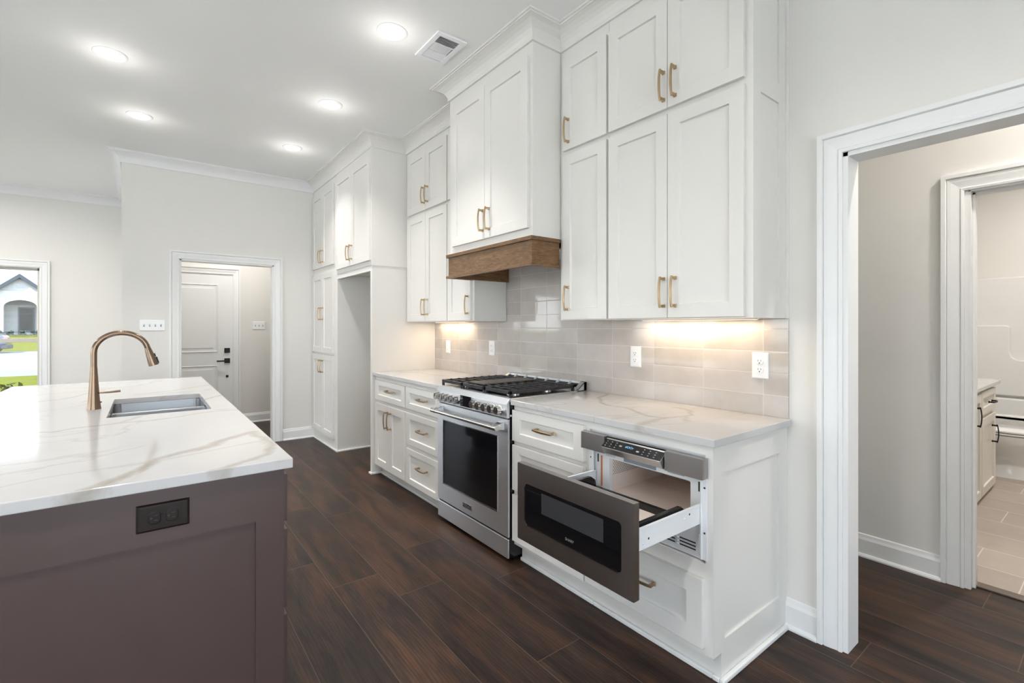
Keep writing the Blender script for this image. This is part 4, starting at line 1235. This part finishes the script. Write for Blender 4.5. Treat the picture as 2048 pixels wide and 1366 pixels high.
# island worktop with the sink cut-out
SX0, SX1, SY0, SY1 = -2.560, -1.858, -2.402, -2.001
xs = [IX0, SX0, SX1, IX1]; ys = [IY0, SY0, SY1, IY1]
def slab(z0, z1):
    mb = MB()
    v = [(x, y, z) for z in (z0, z1) for y in ys for x in xs]
    idx = lambda i, j, k: k * 16 + j * 4 + i
    fs = []
    for i in range(3):
        for j in range(3):
            if i == 1 and j == 1: continue
            for k in (0, 1):
                fs.append((idx(i, j, k), idx(i + 1, j, k), idx(i + 1, j + 1, k), idx(i, j + 1, k)))
    for i in range(3):
        for j in (0, 3):
            fs.append((idx(i, j, 0), idx(i + 1, j, 0), idx(i + 1, j, 1), idx(i, j, 1)))
            fs.append((idx(j, i, 0), idx(j, i + 1, 0), idx(j, i + 1, 1), idx(j, i, 1)))
    for a, b in (((1, 1), (2, 1)), ((2, 1), (2, 2)), ((2, 2), (1, 2)), ((1, 2), (1, 1))):
        fs.append((idx(*a, 0), idx(*b, 0), idx(*b, 1), idx(*a, 1)))
    return mb.add(v, fs)
o = build('worktop', slab(0.890, 0.921), M['quartz_island'], None, ((IX0 + IX1) / 2, -2.44, 0.89), 0.003)
tag(o, 'large white quartz island worktop with sink cut-out and beige veins', 'worktop')

# island outlet, dark brown, lying on its side
t = outlet(right(PX), -2.2245, 0.8085, 'dark brown double outlet lying sideways on the island end panel', False, (M['outlet_brown'], M['dark_socket']))

# sink
t = thing('kitchen_sink', 'stainless undermount double bowl sink in the island', 'sink', (-2.21, -2.2, 0.69))
def rrect(x0, x1, y0, y1, r, z, n=5):
    pts = []
    for cx_, cy_, a0 in ((x1 - r, y1 - r, 0), (x0 + r, y1 - r, 90), (x0 + r, y0 + r, 180), (x1 - r, y0 + r, 270)):
        for k in range(n + 1):
            a = R(a0 + 90 * k / n)
            pts.append((cx_ + r * math.cos(a), cy_ + r * math.sin(a), z))
    return pts
for bx0, bx1 in ((SX0 - .004, -2.222), (-2.198, SX1 + .004)):
    y0, y1 = SY0 - .004, SY1 + .004
    hi = 0.8895
    mid = 0.886
    def edge(z, a, r): return rrect(bx0 + a, bx1 - a, y0 + a, y1 - a, r, z)
    rings = [edge(hi, 0, 0.035), edge(0.74, 0.004, 0.035), edge(0.705, 0.012, 0.04), edge(0.695, 0.03, 0.045)]
    # inner half of the divider sits lower than the rim
    for k, p in enumerate(rings[0]):
        if (bx0 < -2.3 and p[0] > bx1 - .02) or (bx0 > -2.3 and p[0] < bx0 + .02):
            rings[0][k] = (p[0], p[1], mid)
    mb = MB().loft(rings, cap=False)
    n = len(rings[0])
    mb.f.append(tuple(3 * n + i for i in range(n)))
    # rim flange between the bowl and the slab cut-out
    bo = build('bowl', mb, M['steel_sink'], t, smooth=True)
    cxm, cym = (bx0 + bx1) / 2, (y0 + y1) / 2
    build('drain', MB().lathe([(0, 0.001), (0.02, 0.001), (0.022, 0.003), (0.042, 0.004), (0.044, 0.0)], (cxm, cym, 0.695), 24), M['polished'], bo, smooth=True)
build('divider', MB().box(-2.224, -2.196, SY0 - .002, SY1 + .002, 0.84, 0.8885), M['steel_sink'], t, bev=0.006)

# faucet
fx, fy = -2.20, -2.467
t = thing('kitchen_faucet', 'tall brushed bronze gooseneck faucet with pull down head beside the sink', 'faucet', (fx, fy, 0.921))
BZ = M['bronze']
prof = [(0.0, 0.0), (0.0285, 0.0), (0.0280, 0.006)]
for k in range(1, 13):
    q = k / 12
    prof.append((0.0280 - 0.0145 * (q ** 0.75), 0.006 + 0.204 * q))
prof.append((0.0, 0.2105))
build('body', MB().lathe(prof, (fx, fy, 0.921), 32), BZ, t, smooth=True)
path, rad = [], []
zt, rr = 1.200, 0.107
for k in range(5):
    path.append((fx, fy, 1.131 + (zt - 1.131) * k / 5)); rad.append(0.0128)
for k in range(19):
    a = R(180 - 170 * k / 18)
    path.append((fx, fy + rr + rr * math.cos(a), zt + rr * math.sin(a) * 0.916)); rad.append(0.0128)
build('spout', MB().tube(path, rad, 20), BZ, t, smooth=True)
p1 = Vector(path[-1]); dirv = (Vector(path[-1]) - Vector(path[-2])).normalized()
hp = [p1 + dirv * d for d in (-0.002, 0.0, 0.012, 0.045, 0.085, 0.094, 0.0945)]
hd_ = build('spray_head', MB().tube(hp, [0.0132, 0.0135, 0.0150, 0.0185, 0.0225, 0.0228, 0.018], 24), BZ, t, smooth=True)
sd = Vector((0, -dirv.z, dirv.y))
if sd.y < 0: sd = -sd
bt = MB()
for d0, d1, off in ((0.034, 0.052, 0.0165), (0.054, 0.088, 0.020)):
    c0, c1 = p1 + dirv * d0, p1 + dirv * d1
    ring = []
    for c in (c0, c1):
        ring.append([tuple(c + sd * (off - .004) + Vector((-.006, 0, 0))), tuple(c + sd * (off - .004) + Vector((.006, 0, 0))), tuple(c + sd * (off + .006) + Vector((.005, 0, 0))), tuple(c + sd * (off + .006) + Vector((-.005, 0, 0)))])
    bt.loft(ring)
build('spray_button', bt, M['black_metal'], hd_, bev=0.001)
lvp = [(fx, fy + .014, 1.000), (fx, fy + .030, 1.000), (fx, fy + .055, 1.000), (fx, fy + .103, 1.003)]
build('lever', MB().tube(lvp, [0.0045, 0.0042, 0.0050, 0.0058], 12), BZ, t, smooth=True)
build('hose_cap', MB().tube([(fx, fy + .022, 0.953), (fx, fy + .031, 0.953)], 0.004, 10), BZ, t, smooth=True)

# ------------------------------------------------------------------ bathroom
VX, VY0, VY1 = 0.215, 1.75, 3.36
VM = M['vanity']
t = thing('bathroom_vanity', 'cream bathroom vanity with black pulls', 'vanity', (-0.04, 2.55, 0))
build('body', MB().box(-0.305, VX, VY0, VY1, 0.0, 0.848), VM, t)
fv = right(VX)
BKM = M['black_metal']
door(t, fv, 2.775, 3.345, 0.655, 0.829, VM, (3.09, 0.735), False, 0.05, 'drawer', BKM)
door(t, fv, 2.775, 3.345, 0.035, 0.622, VM, (3.17, 0.470), True, 0.062, 'door', BKM)
door(t, fv, 2.255, 2.755, 0.035, 0.822, VM, (2.48, 0.680), True, 0.062, 'door', BKM)
door(t, fv, 1.765, 2.235, 0.035, 0.822, VM, (1.98, 0.680), True, 0.062, 'door', BKM)
o = build('worktop', MB().box(-0.305, 0.245, VY0 - .02, 3.53, 0.8485, 0.878), M['quartz'], None, (-0.03, 2.6, 0.8485), 0.003)
tag(o, 'white vanity top in the bathroom', 'worktop')
# toilet facing +x
tcy = 3.86
t = thing('toilet', 'white toilet beyond the bathroom vanity', 'toilet', (0.25, tcy, 0))
def oval(cx_, lx_back, lx_front, wy, z, n=28):
    pts = []
    for k in range(n):
        a = 2 * math.pi * k / n
        c, s_ = math.cos(a), math.sin(a)
        pts.append((cx_ + (lx_front if c > 0 else lx_back) * c, tcy + wy * s_, z))
    return pts
build('bowl', MB().loft([oval(0.22, 0.22, 0.27, 0.12, 0.0), oval(0.22, 0.22, 0.26, 0.112, 0.03), oval(0.22, 0.20, 0.20, 0.095, 0.12), oval(0.22, 0.20, 0.22, 0.11, 0.19), oval(0.22, 0.22, 0.30, 0.165, 0.27), oval(0.22, 0.22, 0.335, 0.183, 0.35), oval(0.22, 0.22, 0.34, 0.185, 0.375)]), M['porcelain'], t, smooth=True)
build('seat', MB().loft([oval(0.23, 0.21, 0.335, 0.186, 0.380), oval(0.23, 0.21, 0.34, 0.19, 0.386), oval(0.23, 0.21, 0.338, 0.188, 0.397)]), M['porcelain'], t, smooth=True)
build('seat_gap', MB().loft([oval(0.23, 0.20, 0.325, 0.178, 0.3751), oval(0.23, 0.20, 0.325, 0.178, 0.4045)]), M['dark_socket'], t)
build('lid', MB().loft([oval(0.23, 0.21, 0.34, 0.19, 0.404), oval(0.23, 0.21, 0.34, 0.19, 0.416), oval(0.23, 0.20, 0.325, 0.178, 0.424)]), M['porcelain'], t, smooth=True)
build('tank', MB().loft([rrect(-0.29, -0.085, tcy - .21, tcy + .21, .03, 0.40), rrect(-0.295, -0.08, tcy - .225, tcy + .225, .03, 0.74)]), M['porcelain'], t, smooth=True)
build('tank_lid', MB().box(-0.30, -0.07, tcy - .235, tcy + .235, 0.741, 0.775), M['porcelain'], t, bev=0.008)
build('pedestal', MB().box(-0.12, 0.15, tcy - .10, tcy + .10, 0.0, 0.372), M['porcelain'], t, bev=0.03)
# tub and shower surround
t = thing('bathtub', 'white one piece bathtub with moulded shower surround', 'bathtub', (1.0, 4.7, 0))
TY = 4.30
build('apron', MB().box(-0.30, 2.39, TY, TY + .05, 0, 0.475).box(-0.30, 2.39, TY, TY + .11, 0.43, 0.478).box(-0.30, 2.39, TY + .10, 5.03, 0.10, 0.15), M['acrylic'], t, bev=0.012)
sr = MB()
sr.box(-0.30, 2.39, 5.03, 5.113, 0.12, 1.86).box(-0.30, 2.39, 4.94, 5.05, 0.10, 0.575)
build('surround', sr, M['acrylic'], t, bev=0.015)
def relief(pts, y0, y1, nm):
    build(nm, MB().prism(pts, 'y', y0, y1), M['acrylic'], t, bev=0.012)
# raised field that leaves shelves and a rounded soap niche
relief([(-0.30, 0.60), (-0.30, 1.345), (0.105, 1.345), (0.125, 1.335), (0.135, 1.32), (0.135, 1.06), (0.15, 1.01), (0.19, 0.98), (0.6, 0.965), (2.0, 0.965), (2.0, 0.60)], 4.985, 5.04, 'moulded_panel')

# ------------------------------------------------------------------ outdoors
def stf(name, mb, mat, label, cat, kind):
    return tag(build(name, mb, mat), label, cat, None, kind)
gz = -0.45
stf('lawn', MB().box(-23.6, -7.6, -60, 50, gz - .3, gz).box(-24, 40, -70, -24, gz - .32, gz - .02), M['grass'], 'bright green front lawn below the street window', 'lawn', 'structure')
stf('bounce_ground', MB().box(-7.55, 30, -24, -7.4, gz - .3, gz).box(3.8, 30, -7.4, 50, gz - .3, gz), M['bounce_ground'], 'unseen pale ground added outside the rear windows to bounce sunlight', 'bounce_ground', 'structure')  # unseen pale ground, added so sunlight bounces up onto the ceiling
stf('street', MB().box(-49, -23.6, -60, 50, gz - .3, gz - .03), M['asphalt'], 'pale concrete street beyond the lawn', 'street', 'structure')
slope = MB().prism([(-49, gz - .3), (-49, gz), (-57, 0.62), (-90, 0.7), (-90, gz - .3)], 'y', -60, 50)
stf('lawn.001', slope, M['grass'], 'sloping yellow green lawn in front of the brick house', 'lawn', 'structure')
HXF = -57.2
pk = -10.77
t = thing('street_house', 'white painted brick house with arched porch across the street', 'house', (HXF, pk, 0.6))
BW = M['brick_white']
# gabled porch front with arched opening (polygon in y, z)
ar = []
for k in range(13):
    a = R(180 - 180 * k / 12)
    ar.append((pk + 1.02 * math.cos(a), 3.05 + 0.58 * math.sin(a)))
gl = MB()
L_ = [(pk - 2.6, 0.6), (pk - 1.02, 0.6)] + ar + [(pk + 1.02, 0.6), (pk + 2.6, 0.6), (pk + 2.6, 3.3), (pk, 5.62), (pk - 2.6, 3.3)]
n = len(L_)
for x_ in (HXF, HXF - .3):
    base_i = len(gl.v)
    gl.v += [(x_, y, z) for y, z in L_]
    # triangulate by hand: two pillars and fans above the arch
    def q(*ii): gl.f.append(tuple(base_i + i for i in ii))
    # indices: 0..1 left foot, 2..14 arch, 15..16 right foot, 17 right eave, 18 peak, 19 left eave
    q(0, 1, 2, 19); q(15, 16, 17, 14)
    for k in range(2, 8): q(k, k + 1, 19) if k < 5 else q(k, k + 1, 18)
    q(19, 5, 18)
    for k in range(8, 14): q(k, k + 1, 18) if k < 11 else q(k, k + 1, 17)
    q(11, 17, 18)
gl.f += [(k, k + 1, n + k + 1, n + k) for k in range(1, 15)]
build('gable_wall', gl, BW, t)
build('side_wall', MB().box(HXF - 9, HXF - 1.6, pk - 14, pk + 12, 0.55, 3.4).box(HXF - 1.6, HXF - .3, pk - 2.6, pk - 2.3, 0.55, 3.3).box(HXF - 1.6, HXF - .3, pk + 2.3, pk + 2.6, 0.55, 3.3), BW, t)
rf = MB()
rf.add([(HXF - 1.0, pk - 14.4, 3.3), (HXF - 1.0, pk + 12.4, 3.3), (HXF - 10, pk + 12.4, 3.3), (HXF - 10, pk - 14.4, 3.3), (HXF - 5.5, pk - 9, 8.2), (HXF - 5.5, pk + 7, 8.2)],
       [(0, 1, 5, 4), (1, 2, 5), (2, 3, 4, 5), (3, 0, 4), (3, 2, 1, 0)])
rf.prism([(pk - 3.0, 3.15), (pk, 5.83), (pk + 3.0, 3.15), (pk + 3.0, 3.0), (pk, 5.64), (pk - 3.0, 3.0)], 'x', HXF - 6, HXF + .28)
build('roof', rf, M['roof'], t)
build('fascia', MB().prism([(pk - 3.05, 3.18), (pk, 5.86), (pk + 3.05, 3.18), (pk + 3.05, 2.86), (pk, 5.52), (pk - 3.05, 2.86)], 'x', HXF + .28, HXF + .36), M['gutter'], t)
wy0, wy1 = pk - .36, pk + .66
wfm = MB()
xw = HXF - 1.58
for a in ((wy0, wy0 + .09, 0.92, 3.06), (wy1 - .09, wy1, 0.92, 3.06), (wy0, wy1, 0.92, 1.02), (wy0, wy1, 2.96, 3.06), (wy0, wy1, 2.46, 2.52)):
    wfm.box(xw, xw + .08, a[0], a[1], a[2], a[3])
w_ = build('house_window', wfm, M['gutter'], t)
build('pane', MB().box(xw + .01, xw + .03, wy0 + .05, wy1 - .05, 0.98, 3.0), M['house_glass'], w_)
# hedge under the porch
for k in range(6):
    y = pk - 1.2 + k * .72
    mb = MB()
    for _ in range(60):
        c = Vector((HXF + .9 + random.uniform(-.2, .2), y + random.uniform(-.2, .2), 0.66 + random.uniform(0, .34)))
        d1 = Vector((random.uniform(-1, 1), random.uniform(-1, 1), random.uniform(-1, 1))).normalized() * .10
        d2 = d1.cross(Vector((random.uniform(-1, 1), 1, random.uniform(-1, 1)))).normalized() * .06
        mb.add([c - d1, c + d2, c + d1, c - d2], [(0, 1, 2, 3)])
    tag(build('shrub', mb, M['leaf_dark'], None, (HXF + .9, y, 0.62)), 'low dark green shrub in the row before the porch', 'shrub', 'shrubs before the porch')
# parked car seen end-on at the left
cxr, cyr = -47.0, -12.0
t = thing('parked_car', 'dark blue parked car on the street, before the brick house', 'car', (cxr, cyr, gz))
def car_ring(y, ws, zs):
    return [(cxr - ws[0], y, zs[0]), (cxr + ws[0], y, zs[0]), (cxr + ws[1], y, zs[1]), (cxr + ws[1], y, zs[2]), (cxr + ws[2], y, zs[3]), (cxr - ws[2], y, zs[3]), (cxr - ws[1], y, zs[2]), (cxr - ws[1], y, zs[1])]
zz = gz - .03
build('body', MB().loft([car_ring(-14.3, (.75, .82, .72), (zz + .35, zz + .5, zz + .8, zz + .95)), car_ring(-13.6, (.85, .92, .82), (zz + .28, zz + .5, zz + .9, zz + 1.05)),
                         car_ring(-10.4, (.85, .92, .82), (zz + .28, zz + .5, zz + .95, zz + 1.1)), car_ring(-9.85, (.80, .88, .78), (zz + .35, zz + .5, zz + .9, zz + 1.05))]), M['car'], t, smooth=True)
build('cabin', MB().loft([[(cxr - .8, y, zz + 1.05), (cxr + .8, y, zz + 1.05), (cxr + .62, y2, zz + 1.72), (cxr - .62, y2, zz + 1.72)] for y, y2 in ((-13.3, -12.6), (-9.9, -10.5))]), M['smoke_glass'], t)
build('roof', MB().box(cxr - .63, cxr + .63, -12.6, -10.5, zz + 1.70, zz + 1.76), M['car'], t, bev=0.02)
build('bumper', MB().box(cxr - .86, cxr + .9, -10.1, -9.76, zz + .28, zz + .55), M['tyre'], t, bev=0.03)
build('tail_light', MB().box(cxr + .5, cxr + .90, -9.95, -9.82, zz + .85, zz + 1.05), M['tail'], t, bev=0.02)
for y in (-13.4, -10.6):
    for x in (cxr - .85, cxr + .65):
        build('wheel', MB().lathe([(0, 0), (.20, 0), (.33, .0), (.34, .03), (.34, .2), (.33, .22), (0, .22)], (x, y, zz + .34), 24, 'x'), M['tyre'], t, smooth=True)
# foreground shrubs under the window
for k, (x, y, r_, h_) in enumerate(((-8.5, -4.40, .28, .98), (-8.55, -3.74, .28, .96), (-8.4, -5.2, .30, .9))):
    mb = MB()
    for _ in range(420):
        a, b_ = random.uniform(0, 2 * math.pi), random.uniform(0, 1)
        rr_ = r_ * math.sqrt(random.random()) * (1 - .5 * b_ ** 2)
        c = Vector((x + rr_ * math.cos(a), y + rr_ * math.sin(a), gz + .05 + h_ * b_ * (1 - .3 * (rr_ / r_) ** 2)))
        d1 = Vector((random.uniform(-1, 1), random.uniform(-1, 1), random.uniform(-.3, 1))).normalized() * .045
        d2 = d1.cross(Vector((random.uniform(-1, 1), random.uniform(-1, 1), 1))).normalized() * .022
        mb.add([c - d1, c + d2, c + d1, c - d2], [(0, 1, 2, 3)])
    tag(build('shrub', mb, M['leaf'], None, (x, y, gz)), 'yellow green leafy shrub just outside the street window, %s' % ('at the sill', 'nearest the end wall', 'farthest from the end wall')[k], 'shrub', 'shrubs under the window')
